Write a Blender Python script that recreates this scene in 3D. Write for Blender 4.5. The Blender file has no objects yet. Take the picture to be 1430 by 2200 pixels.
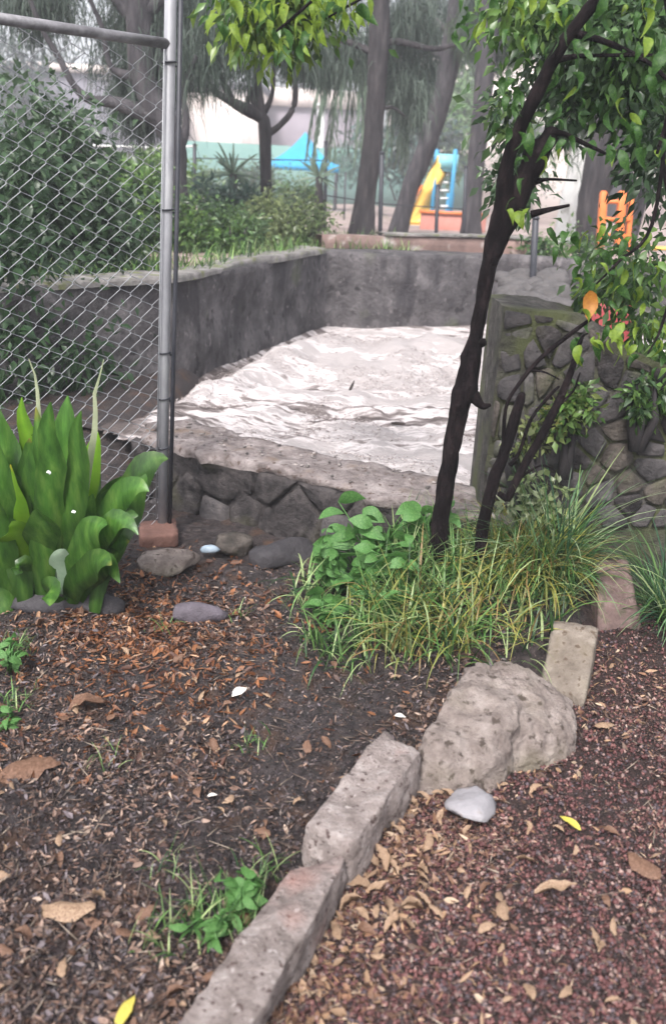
import bpy, math, random
import numpy as np
from mathutils import Matrix, Vector
R = random.Random(7)
NR = np.random.RandomState(11)
sc = bpy.context.scene
COL = sc.collection

# ------------------------------------------------------------------ camera
FPX, PITCH, ROLL, CAMH = 1905.0, math.radians(20.9), math.radians(3.0), 1.45
Fv = np.array([0, math.cos(PITCH), -math.sin(PITCH)])
R0 = np.array([1.0, 0, 0]); U0 = np.array([0, math.sin(PITCH), math.cos(PITCH)])
Rv = math.cos(ROLL)*R0 + math.sin(ROLL)*U0
Uv = -math.sin(ROLL)*R0 + math.cos(ROLL)*U0
CP = np.array([0, 0, CAMH])
cam = bpy.data.cameras.new('camera'); co = bpy.data.objects.new('camera', cam); COL.objects.link(co)
m = Matrix.Identity(4)
for i in range(3):
    m[i][0], m[i][1], m[i][2], m[i][3] = Rv[i], Uv[i], -Fv[i], CP[i]
co.matrix_world = m
cam.sensor_fit = 'VERTICAL'; cam.sensor_height = 24.0; cam.lens = 24.0*FPX/2200
cam.clip_start = 0.05; cam.clip_end = 600
cam.dof.use_dof = True; cam.dof.focus_distance = 3.2; cam.dof.aperture_fstop = 1.9
sc.camera = co

# ------------------------------------------------------------------ light
SUN_EL, SUN_AZ = math.radians(52), math.radians(200)
w = bpy.data.worlds.new("World"); sc.world = w; w.use_nodes = True
nt = w.node_tree; nt.nodes.clear()
sky = nt.nodes.new('ShaderNodeTexSky'); sky.sky_type = 'NISHITA'; sky.sun_disc = False
sky.sun_elevation = SUN_EL; sky.sun_rotation = SUN_AZ
sky.air_density = 1.0; sky.dust_density = 4.0
hs = nt.nodes.new('ShaderNodeHueSaturation'); hs.inputs['Saturation'].default_value = 0.28
bg = nt.nodes.new('ShaderNodeBackground'); bg.inputs['Strength'].default_value = 0.115
wo = nt.nodes.new('ShaderNodeOutputWorld')
nt.links.new(sky.outputs[0], hs.inputs['Color']); nt.links.new(hs.outputs[0], bg.inputs['Color']); nt.links.new(bg.outputs[0], wo.inputs['Surface'])
sl = bpy.data.lights.new('sun', 'SUN'); so = bpy.data.objects.new('sun', sl); COL.objects.link(so)
sl.energy = 1.5; sl.angle = math.radians(11); sl.color = (1.0, 0.96, 0.93)
sd = Vector((math.sin(SUN_AZ)*math.cos(SUN_EL), math.cos(SUN_AZ)*math.cos(SUN_EL), math.sin(SUN_EL)))
so.rotation_euler = sd.to_track_quat('Z', 'Y').to_euler(); so.location = (0, -5, 15)
sc.view_settings.view_transform = 'Standard'; sc.view_settings.look = 'None'
sc.view_settings.exposure = 1.6; sc.view_settings.gamma = 1.0; sc.view_settings.use_curve_mapping = False
sc.cycles.max_bounces = 8; sc.cycles.transparent_max_bounces = 8; sc.cycles.volume_bounces = 1
sc.cycles.use_denoising = True

# ------------------------------------------------------------------ helpers
def ray(u, v): return Fv + (u-715)/FPX*Rv - (v-1100)/FPX*Uv
def P(u, v, y):                     # the point seen at (u, v) standing y metres ahead
    d = ray(u, v); return CP + d*(y/d[1])
def G(u, v, z=0.0):                 # the point seen at (u, v) at height z
    d = ray(u, v); return CP + d*((z-CAMH)/d[2])
def h3(ix, iy, iz, s):
    n = (ix.astype(np.int64)*73856093) ^ (iy.astype(np.int64)*19349663) ^ (iz.astype(np.int64)*83492791) ^ (s*2654435761 & 0xffffffff)
    n = (n ^ (n >> 13))*1274126177 & 0x7fffffff
    n = (n ^ (n >> 15))*668265263 & 0x7fffffff
    return ((n ^ (n >> 14)) & 0xffff)/32767.5 - 1
def vn(p, s=0):
    p = np.asarray(p, float); i = np.floor(p); f = p-i; f = f*f*(3-2*f); i = i.astype(np.int64)
    r = 0
    for a in (0, 1):
        wx = f[:, 0] if a else 1-f[:, 0]
        for b in (0, 1):
            wy = f[:, 1] if b else 1-f[:, 1]
            for c in (0, 1):
                wz = f[:, 2] if c else 1-f[:, 2]
                r = r + wx*wy*wz*h3(i[:, 0]+a, i[:, 1]+b, i[:, 2]+c, s)
    return r
def fbm(p, s=0, o=4, g=0.5):
    p = np.asarray(p, float); r = 0; a = 1
    for k in range(o):
        r = r + a*vn(p*2**k + 17.3*k, s+k); a *= g
    return r
def nrm(v): return v/np.maximum(np.linalg.norm(v, axis=-1, keepdims=True), 1e-9)

def data(name, V, F, mat=None, tint=None, smooth=False):
    V = np.asarray(V, np.float32); me = bpy.data.meshes.new(name)
    if not isinstance(F, np.ndarray):
        if len(F) and all(len(f) == len(F[0]) for f in F): F = np.array(F)
    if isinstance(F, np.ndarray):
        k = F.shape[1]; nf = F.shape[0]
        me.vertices.add(len(V)); me.loops.add(nf*k); me.polygons.add(nf)
        me.vertices.foreach_set('co', V.ravel())
        me.loops.foreach_set('vertex_index', F.astype(np.int32).ravel())
        me.polygons.foreach_set('loop_start', np.arange(0, nf*k, k, dtype=np.int32))
        me.update(calc_edges=True)
    else:
        me.from_pydata(V.tolist(), [], [list(map(int, f)) for f in F])
    if smooth: me.polygons.foreach_set('use_smooth', np.ones(len(me.polygons), bool))
    if tint is not None:
        a = me.color_attributes.new('tint', 'FLOAT_COLOR', 'POINT')
        t = np.ones((len(V), 4), np.float32); t[:, :3] = tint
        a.data.foreach_set('color', t.ravel())
    if mat: me.materials.append(mat)
    me.validate(); return me
def tag(o, label=None, cat=None, group=None, kind=None):
    for k, v in (('label', label), ('category', cat), ('group', group), ('kind', kind)):
        if v: o[k] = v
    return o
def thing(name, loc, label, cat, group=None):
    o = bpy.data.objects.new(name, None); COL.objects.link(o); o.location = [float(x) for x in loc]
    o.empty_display_size = 0.1
    return tag(o, label, cat, group)
def mk(name, V, F, mat, parent=None, tint=None, smooth=False, origin=None, **kw):
    V = np.asarray(V, float)
    if parent is not None: V = V - np.array(parent.location); org = None
    else:
        org = V.mean(0)*[1, 1, 0]+[0, 0, V[:, 2].min()] if origin is None else np.asarray(origin, float)
        V = V - org
    o = bpy.data.objects.new(name, data(name, V, F, mat, tint, smooth)); COL.objects.link(o)
    if parent is not None: o.parent = parent
    else: o.location = org
    return tag(o, **kw)
class Acc:
    def __init__(s): s.V = []; s.F = []; s.T = []; s.n = 0
    def add(s, V, F, t=None):
        V = np.asarray(V, float); s.V.append(V); s.F.append(np.asarray(F)+s.n); s.n += len(V)
        s.T.append(np.ones((len(V), 3)) if t is None else np.broadcast_to(t, (len(V), 3)))
    def out(s): return np.concatenate(s.V), np.concatenate(s.F), np.concatenate(s.T)

def tube(pts, rad, n=8, bump=0.0, seed=0, sub=1, cap=True):
    pts = np.array(pts, float); rad = np.array(rad, float)
    if sub > 1 and len(pts) > 2:     # Catmull-Rom
        q = np.vstack([2*pts[0]-pts[1], pts, 2*pts[-1]-pts[-2]]); out = []; ro = []
        for i in range(len(pts)-1):
            a, b, c, d = q[i:i+4]
            for k in range(sub):
                t = k/sub
                out.append(.5*((2*b)+(-a+c)*t+(2*a-5*b+4*c-d)*t*t+(-a+3*b-3*c+d)*t**3)); ro.append(rad[i]*(1-t)+rad[i+1]*t)
        out.append(pts[-1]); ro.append(rad[-1]); pts = np.array(out); rad = np.array(ro)
    T = nrm(np.gradient(pts, axis=0)); up = np.array([0.3, 0.2, 1.0]) if abs(T[0][2]) < .7 else np.array([0.2, 1.0, 0])
    X = nrm(np.cross(T, up)); Y = np.cross(T, X)
    a = np.arange(n)/n*2*math.pi
    V = pts[:, None] + rad[:, None, None]*(np.cos(a)[None, :, None]*X[:, None]+np.sin(a)[None, :, None]*Y[:, None])
    V = V.reshape(-1, 3)
    if bump:
        c = np.repeat(pts, n, 0); d = V-c; V = c+d*(1+bump*fbm(V*np.array([14, 14, 5.0])/max(rad.max()*8, .3), seed, 3)[:, None])
    F = []
    m_ = len(pts)
    i = np.arange(m_-1)[:, None]*n; j = np.arange(n)[None]; j2 = (j+1) % n
    F = np.stack([i+j, i+j2, i+n+j2, i+n+j], -1).reshape(-1, 4)
    if cap:
        V = np.vstack([V, pts[-1]+T[-1]*rad[-1]*.4, pts[0]]); e = len(V)
        t_ = np.stack([(m_-1)*n+np.arange(n), (m_-1)*n+(np.arange(n)+1) % n, np.full(n, e-2), np.full(n, e-2)], -1)
        F = np.vstack([F]); Fl = [list(f) for f in F]+[[int(x[0]), int(x[1]), int(x[2])] for x in t_]
        Fl += [[(k+1) % n, k, e-1] for k in range(n)]
        return V, Fl
    return V, F
def tubes_obj(name, list_, mat, parent=None, **kw):
    V = []; F = []; n = 0
    for v, f in list_:
        V.append(v); F += [[int(x)+n for x in q] for q in f]; n += len(v)
    return mk(name, np.vstack(V), F, mat, parent, smooth=True, **kw)
def boxm(lo, hi):
    x0, y0, z0 = lo; x1, y1, z1 = hi
    V = [(x0, y0, z0), (x1, y0, z0), (x1, y1, z0), (x0, y1, z0), (x0, y0, z1), (x1, y0, z1), (x1, y1, z1), (x0, y1, z1)]
    return np.array(V, float), np.array([(0, 3, 2, 1), (4, 5, 6, 7), (0, 1, 5, 4), (1, 2, 6, 5), (2, 3, 7, 6), (3, 0, 4, 7)])
def hexa(b4, t4, n=8, rough=.01, seed=0, freq=9., rnd=.12):
    """irregular hewn block between a lower and an upper quadrilateral"""
    b4 = np.array(b4, float); t4 = np.array(t4, float)
    V = []; F = []; idx = {}
    def vid(i, j, k):
        if (i, j, k) not in idx:
            idx[(i, j, k)] = len(V); u, v, w_ = i/n, j/n, k/n
            # push edges in a little: rounded arrises
            c = np.array([u, v, w_])*2-1
            c2 = np.sort(np.abs(c))[::-1]
            s = 1-rnd*max(0, c2[1]-.55)**1.5*1.3-rnd*max(0, c2[2]-.6)*.6
            u, v, w_ = (c*s+1)/2
            lo = (b4[0]*(1-u)+b4[1]*u)*(1-v)+(b4[3]*(1-u)+b4[2]*u)*v
            hi = (t4[0]*(1-u)+t4[1]*u)*(1-v)+(t4[3]*(1-u)+t4[2]*u)*v
            V.append(lo*(1-w_)+hi*w_)
        return idx[(i, j, k)]
    for a in range(n):
        for b in range(n):
            F += [[vid(a, b, 0), vid(a, b+1, 0), vid(a+1, b+1, 0), vid(a+1, b, 0)], [vid(a, b, n), vid(a+1, b, n), vid(a+1, b+1, n), vid(a, b+1, n)],
                  [vid(a, 0, b), vid(a+1, 0, b), vid(a+1, 0, b+1), vid(a, 0, b+1)], [vid(a, n, b), vid(a, n, b+1), vid(a+1, n, b+1), vid(a+1, n, b)],
                  [vid(0, a, b), vid(0, a, b+1), vid(0, a+1, b+1), vid(0, a+1, b)], [vid(n, a, b), vid(n, a+1, b), vid(n, a+1, b+1), vid(n, a, b+1)]]
    V = np.array(V); c = V.mean(0); d = nrm(V-c)
    V = V + d*(rough*fbm(V*freq, seed, 4, .6))[:, None]
    V = V + rough*.35*np.stack([fbm(V*freq*3+9*k, seed+k, 2) for k in range(3)], 1)
    return V, np.array(F)
def ico(sub):
    import bmesh
    bm = bmesh.new(); bmesh.ops.create_icosphere(bm, subdivisions=sub, radius=1)
    V = np.array([v.co[:] for v in bm.verts]); F = np.array([[v.index for v in f.verts] for f in bm.faces]); bm.free(); return V, F
ICO = {k: ico(k) for k in (1, 2, 3, 4)}
def rock(c, r, seed=0, sub=3, cuts=7, rot=0., amp=.1, freq=2.2):
    V, F = ICO[sub]; V = V.copy(); q = np.random.RandomState(seed)
    for k in range(cuts):
        d = nrm(q.randn(3)); h = q.uniform(.55, .85); t = V@d; V -= np.maximum(t-h, 0)[:, None]*d
    V *= (1+amp*fbm(V*freq+seed*3.1, seed, 4, .55))[:, None]
    V = V*np.array(r); cs, sn = math.cos(rot), math.sin(rot)
    V = V@np.array([[cs, sn, 0], [-sn, cs, 0], [0, 0, 1]])
    return V+np.array(c), F

# ------------------------------------------------------------------ materials
def mat(name, cols, scale=8., rough=.7, bump=.3, bdist=.01, vcol=False, detail=6., stretch=(1, 1, 1), transl=0., spec=.4, fine=None, moss=None, contrast=(.3, .7), streak=None, coord='Object'):
    m_ = bpy.data.materials.new(name); m_.use_nodes = True; t = m_.node_tree; N = t.nodes; L = t.links; N.clear()
    out = N.new('ShaderNodeOutputMaterial'); b = N.new('ShaderNodeBsdfPrincipled')
    tc = N.new('ShaderNodeTexCoord'); mp = N.new('ShaderNodeMapping'); mp.inputs['Scale'].default_value = stretch
    L.new(tc.outputs[coord], mp.inputs['Vector'])
    no = N.new('ShaderNodeTexNoise'); no.inputs['Scale'].default_value = scale; no.inputs['Detail'].default_value = detail; no.inputs['Roughness'].default_value = .65
    L.new(mp.outputs[0], no.inputs['Vector'])
    cr = N.new('ShaderNodeValToRGB'); el = cr.color_ramp.elements
    while len(el) < len(cols): el.new(.5)
    for i, c in enumerate(cols):
        el[i].position = contrast[0]+(contrast[1]-contrast[0])*i/max(1, len(cols)-1); el[i].color = (*c, 1)
    L.new(no.outputs['Fac'], cr.inputs[0]); col = cr.outputs[0]
    def mix(kind, fac, a, bb):
        x = N.new('ShaderNodeMix'); x.data_type = 'RGBA'; x.blend_type = kind
        if isinstance(fac, (int, float)): x.inputs[0].default_value = fac
        else: L.new(fac, x.inputs[0])
        for k, s in ((6, a), (7, bb)):
            if isinstance(s, tuple): x.inputs[k].default_value = (*s, 1)
            else: L.new(s, x.inputs[k])
        return x.outputs[2]
    def noise_fac(sc_, lo, hi, det=5, st=None):
        x = N.new('ShaderNodeTexNoise'); x.inputs['Scale'].default_value = sc_; x.inputs['Detail'].default_value = det
        if st:
            mm = N.new('ShaderNodeMapping'); mm.inputs['Scale'].default_value = st; L.new(tc.outputs[coord], mm.inputs['Vector']); L.new(mm.outputs[0], x.inputs['Vector'])
        else: L.new(mp.outputs[0], x.inputs['Vector'])
        r_ = N.new('ShaderNodeMapRange'); r_.inputs[1].default_value = lo; r_.inputs[2].default_value = hi; L.new(x.outputs['Fac'], r_.inputs[0]); return r_.outputs[0]
    if fine:   # (scale, colour, lo, hi) small specks
        for f_ in fine: col = mix('MIX', noise_fac(f_[0], f_[2], f_[3], 3), col, f_[1])
    if moss: col = mix('MIX', noise_fac(moss[0], moss[2], moss[3]), col, moss[1])
    if streak: col = mix('MIX', noise_fac(streak[0], streak[2], streak[3], 5, streak[4]), col, streak[1])
    if vcol:
        at = N.new('ShaderNodeAttribute'); at.attribute_name = 'tint'; col = mix('MULTIPLY', 1.0, col, at.outputs['Color'])
    L.new(col, b.inputs['Base Color'])
    b.inputs['Roughness'].default_value = rough; b.inputs['Specular IOR Level'].default_value = spec
    if bump:
        n2 = N.new('ShaderNodeTexNoise'); n2.inputs['Scale'].default_value = scale*3; n2.inputs['Detail'].default_value = 8; n2.inputs['Roughness'].default_value = .7
        L.new(mp.outputs[0], n2.inputs['Vector'])
        bp = N.new('ShaderNodeBump'); bp.inputs['Strength'].default_value = bump; bp.inputs['Distance'].default_value = bdist
        L.new(n2.outputs['Fac'], bp.inputs['Height']); L.new(bp.outputs[0], b.inputs['Normal'])
    if transl:
        tr = N.new('ShaderNodeBsdfTranslucent'); L.new(col, tr.inputs['Color']); ms = N.new('ShaderNodeMixShader'); ms.inputs[0].default_value = transl
        L.new(b.outputs[0], ms.inputs[1]); L.new(tr.outputs[0], ms.inputs[2]); L.new(ms.outputs[0], out.inputs[0])
    else: L.new(b.outputs[0], out.inputs[0])
    return m_
M = {}
M['soil'] = mat('wet_soil', [(.006, .0045, .005), (.018, .013, .014), (.045, .034, .034), (.085, .066, .068)], 30, .4, .9, .02, detail=9, fine=[(140, (.17, .12, .10), .62, .7), (9, (.09, .045, .025), .55, .75)], spec=.6)
M['gravel_bed'] = mat('dark_red_grit', [(.014, .009, .009), (.042, .024, .022), (.08, .048, .042)], 60, .7, 1, .02, fine=[(200, (.19, .11, .10), .62, .7)])
M['pebble'] = mat('red_volcanic_gravel', [(.7, .7, .7), (1, 1, 1)], 60, .6, .4, .004, vcol=True)
M['froth'] = mat('froth', [(.85, .85, .85), (1, 1, 1)], 60, .6, 0, vcol=True)
M['litter'] = mat('leaf_litter', [(.75, .75, .75), (1, 1, 1)], 30, .55, .2, .003, vcol=True, transl=.1)
M['dryleaf'] = mat('dry_leaf', [(.20, .12, .08), (.34, .23, .15), (.46, .34, .24)], 22, .5, .4, .004, transl=.12, fine=[(60, (.12, .06, .035), .5, .65)])
M['dryleaf2'] = mat('brown_dry_leaf', [(.07, .035, .022), (.15, .08, .05), (.24, .14, .10)], 22, .5, .4, .004, transl=.1)
M['yleaf'] = mat('yellow_leaf', [(.45, .36, .05), (.6, .52, .12)], 22, .5, .3, .003, transl=.2)
M['paleleaf'] = mat('pale_leaf', [(.55, .5, .45), (.75, .72, .68)], 22, .5, .3, .003)
M['curb'] = mat('rough_pinkish_concrete', [(.15, .12, .108), (.29, .24, .225), (.46, .40, .38)], 20, .85, 1, .02, detail=10, fine=[(70, (.10, .065, .06), .6, .68), (45, (.5, .44, .42), .62, .72), (5, (.30, .14, .11), .58, .75)])
M['curb_side'] = M['curb']
M['rockm'] = mat('weathered_rock', [(.13, .10, .09), (.25, .205, .185), (.38, .325, .30)], 17, .85, 1, .02, detail=10, fine=[(38, (.08, .06, .05), .58, .68)], moss=(3, (.17, .15, .09), .5, .75))
M['tanblock'] = mat('tan_block', [(.12, .095, .075), (.21, .175, .145), (.32, .28, .235)], 12, .85, 1, .015, detail=10, fine=[(50, (.10, .07, .05), .58, .68), (7, (.15, .12, .08), .5, .7)])
M['redblock'] = mat('weathered_brick', [(.09, .06, .055), (.17, .115, .105), (.27, .20, .185)], 12, .85, .9, .015, detail=9, fine=[(26, (.10, .085, .06), .55, .68)])
M['greystone'] = mat('pale_grey_stone', [(.20, .19, .205), (.34, .325, .34)], 9, .8, .9, .01, fine=[(30, (.25, .22, .22), .6, .7)])
M['darkstone'] = mat('dark_basalt', [(.025, .022, .026), (.06, .055, .06)], 9, .7, .8, .015)
M['purplestone'] = mat('purplish_stone', [(.06, .05, .06), (.14, .12, .145)], 12, .75, .8, .012)
M['redbrick'] = mat('red_brick', [(.10, .05, .04), (.19, .10, .08)], 14, .85, .8, .01, fine=[(40, (.12, .06, .05), .6, .7)])
M['stone_a'] = mat('wall_stone_grey', [(.03, .027, .028), (.085, .078, .08), (.17, .155, .15)], 15, .8, 1, .02, detail=10, moss=(4, (.11, .12, .05), .52, .72))
M['stone_b'] = mat('wall_stone_brown', [(.03, .026, .022), (.08, .066, .058), (.17, .145, .125)], 15, .8, 1, .02, detail=10, moss=(5, (.10, .105, .05), .55, .75))
M['stone_c'] = mat('wall_stone_dark', [(.025, .022, .024), (.065, .058, .06), (.12, .105, .105)], 9, .75, 1, .02, detail=10)
M['stone_d'] = mat('wall_stone_sooty', [(.02, .017, .018), (.055, .047, .048), (.115, .10, .098)], 12, .85, 1, .03, detail=10, moss=(5, (.08, .075, .045), .55, .75), fine=[(16, (.015, .012, .013), .52, .66)])
M['mortar'] = mat('mossy_mortar', [(.035, .03, .028), (.085, .077, .07), (.17, .155, .145)], 16, .9, 1, .03, detail=10, moss=(4, (.095, .105, .045), .46, .62))
M['plaster'] = mat('stained_render', [(.045, .04, .043), (.095, .086, .09), (.17, .155, .16)], 4.5, .85, 1, .05, detail=12, contrast=(.36, .64), streak=(3.0, (.045, .04, .045), .52, .70, (2.2, 2.2, .5)), moss=(1.7, (.10, .11, .065), .58, .74), fine=[(9, (.028, .024, .026), .58, .70), (14, (.2, .18, .185), .62, .7)])
M['cap'] = mat('pale_wall_cap', [(.08, .075, .07), (.30, .28, .27)], 7, .8, .7, .02, fine=[(12, (.14, .15, .07), .55, .66)])
M['cap2'] = mat('reddish_kerb', [(.13, .085, .075), (.24, .16, .14)], 5, .8, .6, .02, fine=[(9, (.36, .32, .3), .55, .7)])
M['walltop'] = mat('broken_concrete_top', [(.10, .08, .075), (.22, .185, .18), (.37, .325, .315)], 14, .85, 1, .02, detail=10, fine=[(40, (.10, .07, .06), .58, .68), (7, (.18, .13, .10), .55, .7)])
M['galv'] = mat('galvanised_pipe', [(.16, .16, .175), (.24, .24, .26), (.33, .33, .34)], 14, .5, .3, .003, stretch=(1, 1, .3), spec=.6)
M['rail'] = mat('weathered_steel_rail', [(.06, .055, .06), (.15, .145, .155), (.27, .26, .28)], 10, .5, .4, .003, stretch=(.5, 2, 2), spec=.6)
M['wire'] = mat('galvanised_wire', [(.16, .165, .18), (.30, .31, .33)], 30, .4, 0, spec=.7)
M['darkiron'] = mat('dark_iron', [(.02, .022, .03), (.05, .05, .06)], 10, .5, .3, .003)
M['bark_dark'] = mat('wet_dark_bark', [(.003, .002, .0025), (.009, .006, .007), (.028, .019, .02)], 26, .85, 1, .02, stretch=(1, 1, .4), spec=.12)
M['bark_grey'] = mat('grey_bark', [(.02, .018, .022), (.05, .044, .05), (.10, .09, .095)], 9, .85, 1, .03, stretch=(1.5, 1.5, .3))
M['bark_brown'] = mat('brown_bark', [(.012, .010, .012), (.032, .027, .03), (.07, .06, .062)], 9, .85, 1, .03, stretch=(1.5, 1.5, .3))
M['bark_pale'] = mat('pale_bark', [(.5, .5, .5), (.78, .78, .76)], 5, .8, .6, .02, stretch=(1, 1, .4), fine=[(7, (.3, .3, .28), .58, .7)])
M['leafy'] = mat('leaf_green', [(.8, .8, .8), (1, 1, 1)], 12, .33, .15, .003, vcol=True, transl=.35)
M['needle'] = mat('needle_foliage', [(.8, .8, .8), (1, 1, 1)], 6, .6, 0, vcol=True, transl=.3)
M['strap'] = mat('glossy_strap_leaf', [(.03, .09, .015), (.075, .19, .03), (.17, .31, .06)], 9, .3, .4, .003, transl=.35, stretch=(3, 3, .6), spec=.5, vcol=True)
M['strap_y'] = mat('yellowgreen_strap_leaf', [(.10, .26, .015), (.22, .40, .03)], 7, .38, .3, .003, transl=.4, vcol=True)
M['strap_p'] = mat('pale_dry_strap_leaf', [(.25, .29, .17), (.42, .45, .30)], 9, .5, .3, .003, transl=.3)
M['herb'] = mat('soft_herb_leaf', [(.035, .12, .025), (.08, .20, .05), (.15, .28, .09)], 16, .5, .4, .003, transl=.3)
M['palegreen'] = mat('pale_underside_leaf', [(.20, .30, .20), (.33, .42, .31)], 14, .5, .4, .003, transl=.25)
M['hang'] = mat('hanging_leaf', [(.015, .05, .01), (.035, .10, .018), (.09, .18, .03)], 14, .4, .3, .003, transl=.4)
M['hang_y'] = mat('yellow_hanging_leaf', [(.10, .19, .02), (.24, .33, .035)], 9, .45, .3, .003, transl=.45)
M['hang_o'] = mat('orange_withered_leaf', [(.30, .10, .015), (.45, .20, .03)], 9, .5, .3, .003, transl=.3)
M['blade'] = mat('grass_blade', [(.85, .85, .85), (1, 1, 1)], 12, .45, 0, vcol=True, transl=.3)
M['park'] = mat('pinkish_park_ground', [(.16, .12, .11), (.28, .205, .19), (.36, .29, .27)], 1.3, .9, .5, .03, fine=[(3, (.10, .13, .05), .56, .68)], coord='Object')
M['verge'] = mat('green_verge', [(.035, .05, .02), (.09, .10, .05), (.15, .12, .08)], 3, .9, .8, .03)
M['blue'] = mat('turquoise_canvas', [(.02, .33, .62), (.04, .43, .72)], 1.2, .6, .1, .01, transl=.3)
M['blue_light'] = mat('pale_turquoise_canvas', [(.22, .62, .75), (.30, .70, .80)], 1.2, .6, .1, .01, transl=.3)
M['blue_steel'] = mat('blue_painted_steel', [(.03, .22, .42), (.05, .30, .52)], 4, .45, .1, .003)
M['teal'] = mat('pale_teal_panel', [(.15, .42, .48), (.22, .5, .55)], 4, .5, .1, .003)
M['yellow'] = mat('yellow_slide_plastic', [(.80, .46, .08), (.85, .56, .13)], 3, .35, .1, .003)
M['redwall'] = mat('faded_red_wall', [(.36, .13, .10), (.48, .22, .18)], 3, .85, .4, .01)
M['orange'] = mat('orange_painted_post', [(.55, .12, .025), (.68, .20, .05)], 4, .5, .2, .003)
M['red'] = mat('dark_red_paint', [(.22, .03, .035), (.3, .05, .05)], 4, .5, .2, .003)
M['white'] = mat('white_paint', [(.7, .7, .7), (.82, .82, .8)], 3, .6, .2, .003)
M['bpink'] = mat('cream_render', [(.62, .53, .50), (.74, .66, .62)], .8, .9, .3, .02, streak=(1.5, (.42, .34, .33), .55, .75, (1, 1, .15)))
M['bpurple'] = mat('mauve_grey_render', [(.20, .17, .20), (.28, .245, .28)], .8, .9, .3, .02)
M['bgrey'] = mat('grey_roof', [(.14, .13, .16), (.22, .21, .24)], .8, .9, .3, .02)
M['bgreen'] = mat('teal_green_wall', [(.10, .20, .18), (.16, .28, .25)], .8, .9, .3, .02)
M['pane'] = mat('dark_window_pane', [(.03, .035, .045), (.05, .055, .07)], 2, .15, 0, spec=.6)
M['rubble'] = mat('pale_rubble', [(.06, .055, .055), (.12, .11, .11)], 8, .85, .9, .02)
M['debris'] = mat('dark_twig', [(.015, .012, .012), (.05, .035, .03)], 20, .7, .5, .004)
M['litterblue'] = mat('pale_blue_plastic', [(.2, .27, .34), (.4, .46, .52)], 10, .3, .3, .004)

# ------------------------------------------------------------------ muddy water
def water_mat():
    m_ = bpy.data.materials.new('muddy_foaming_water'); m_.use_nodes = True; t = m_.node_tree; N = t.nodes; L = t.links
    b = N['Principled BSDF']; b.inputs['Roughness'].default_value = .55; b.inputs['Specular IOR Level'].default_value = .3
    at = N.new('ShaderNodeAttribute'); at.attribute_name = 'tint'
    tc = N.new('ShaderNodeTexCoord'); mp = N.new('ShaderNodeMapping'); mp.inputs['Rotation'].default_value = (0, 0, math.radians(12)); mp.inputs['Scale'].default_value = (.45, 1.5, 1)
    L.new(tc.outputs['Object'], mp.inputs[0])
    n1 = N.new('ShaderNodeTexNoise'); n1.inputs['Scale'].default_value = 7.5; n1.inputs['Detail'].default_value = 9; n1.inputs['Roughness'].default_value = .62; n1.inputs['Distortion'].default_value = .4
    L.new(mp.outputs[0], n1.inputs[0])
    ad = N.new('ShaderNodeMath'); ad.operation = 'ADD'; mr1 = N.new('ShaderNodeMapRange'); mr1.inputs[1].default_value = .28; mr1.inputs[2].default_value = .72; L.new(n1.outputs['Fac'], mr1.inputs[0]); L.new(mr1.outputs[0], ad.inputs[0]); L.new(at.outputs['Fac'], ad.inputs[1])
    cr = N.new('ShaderNodeValToRGB'); e = cr.color_ramp.elements
    e[0].position = .62; e[0].color = (.085, .068, .065, 1); e[1].position = 1.22; e[1].color = (.62, .57, .57, 1)
    x = e.new(.85); x.color = (.20, .168, .162, 1); x = e.new(1.0); x.color = (.37, .335, .332, 1)
    L.new(ad.outputs[0], cr.inputs[0]); 
    # ramp input must stay in 0..1: rescale
    mr = N.new('ShaderNodeMapRange'); mr.inputs[1].default_value = .4; mr.inputs[2].default_value = 1.5; L.new(ad.outputs[0], mr.inputs[0]); L.new(mr.outputs[0], cr.inputs[0])
    e[0].position = .18; e[1].position = .38; e[2].position = .55; e[3].position = .74
    L.new(cr.outputs[0], b.inputs['Base Color'])
    n2 = N.new('ShaderNodeTexNoise'); n2.inputs['Scale'].default_value = 55; n2.inputs['Detail'].default_value = 8; n2.inputs['Roughness'].default_value = .7; L.new(mp.outputs[0], n2.inputs[0])
    bp = N.new('ShaderNodeBump'); bp.inputs['Strength'].default_value = .8; bp.inputs['Distance'].default_value = .02; L.new(n2.outputs['Fac'], bp.inputs['Height']); L.new(bp.outputs[0], b.inputs['Normal'])
    return m_
M['water'] = water_mat()

def grid(xs, ys, zf):
    X, Y = np.meshgrid(xs, ys); V = np.stack([X.ravel(), Y.ravel(), zf(X.ravel(), Y.ravel())], 1)
    nx, ny = len(xs), len(ys); i = np.arange(ny-1)[:, None]*nx+np.arange(nx-1)[None]
    F = np.stack([i, i+1, i+nx+1, i+nx], -1).reshape(-1, 4); return V, F
def smooth(a, b, x): t = np.clip((x-a)/(b-a), 0, 1); return t*t*(3-2*t)

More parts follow.
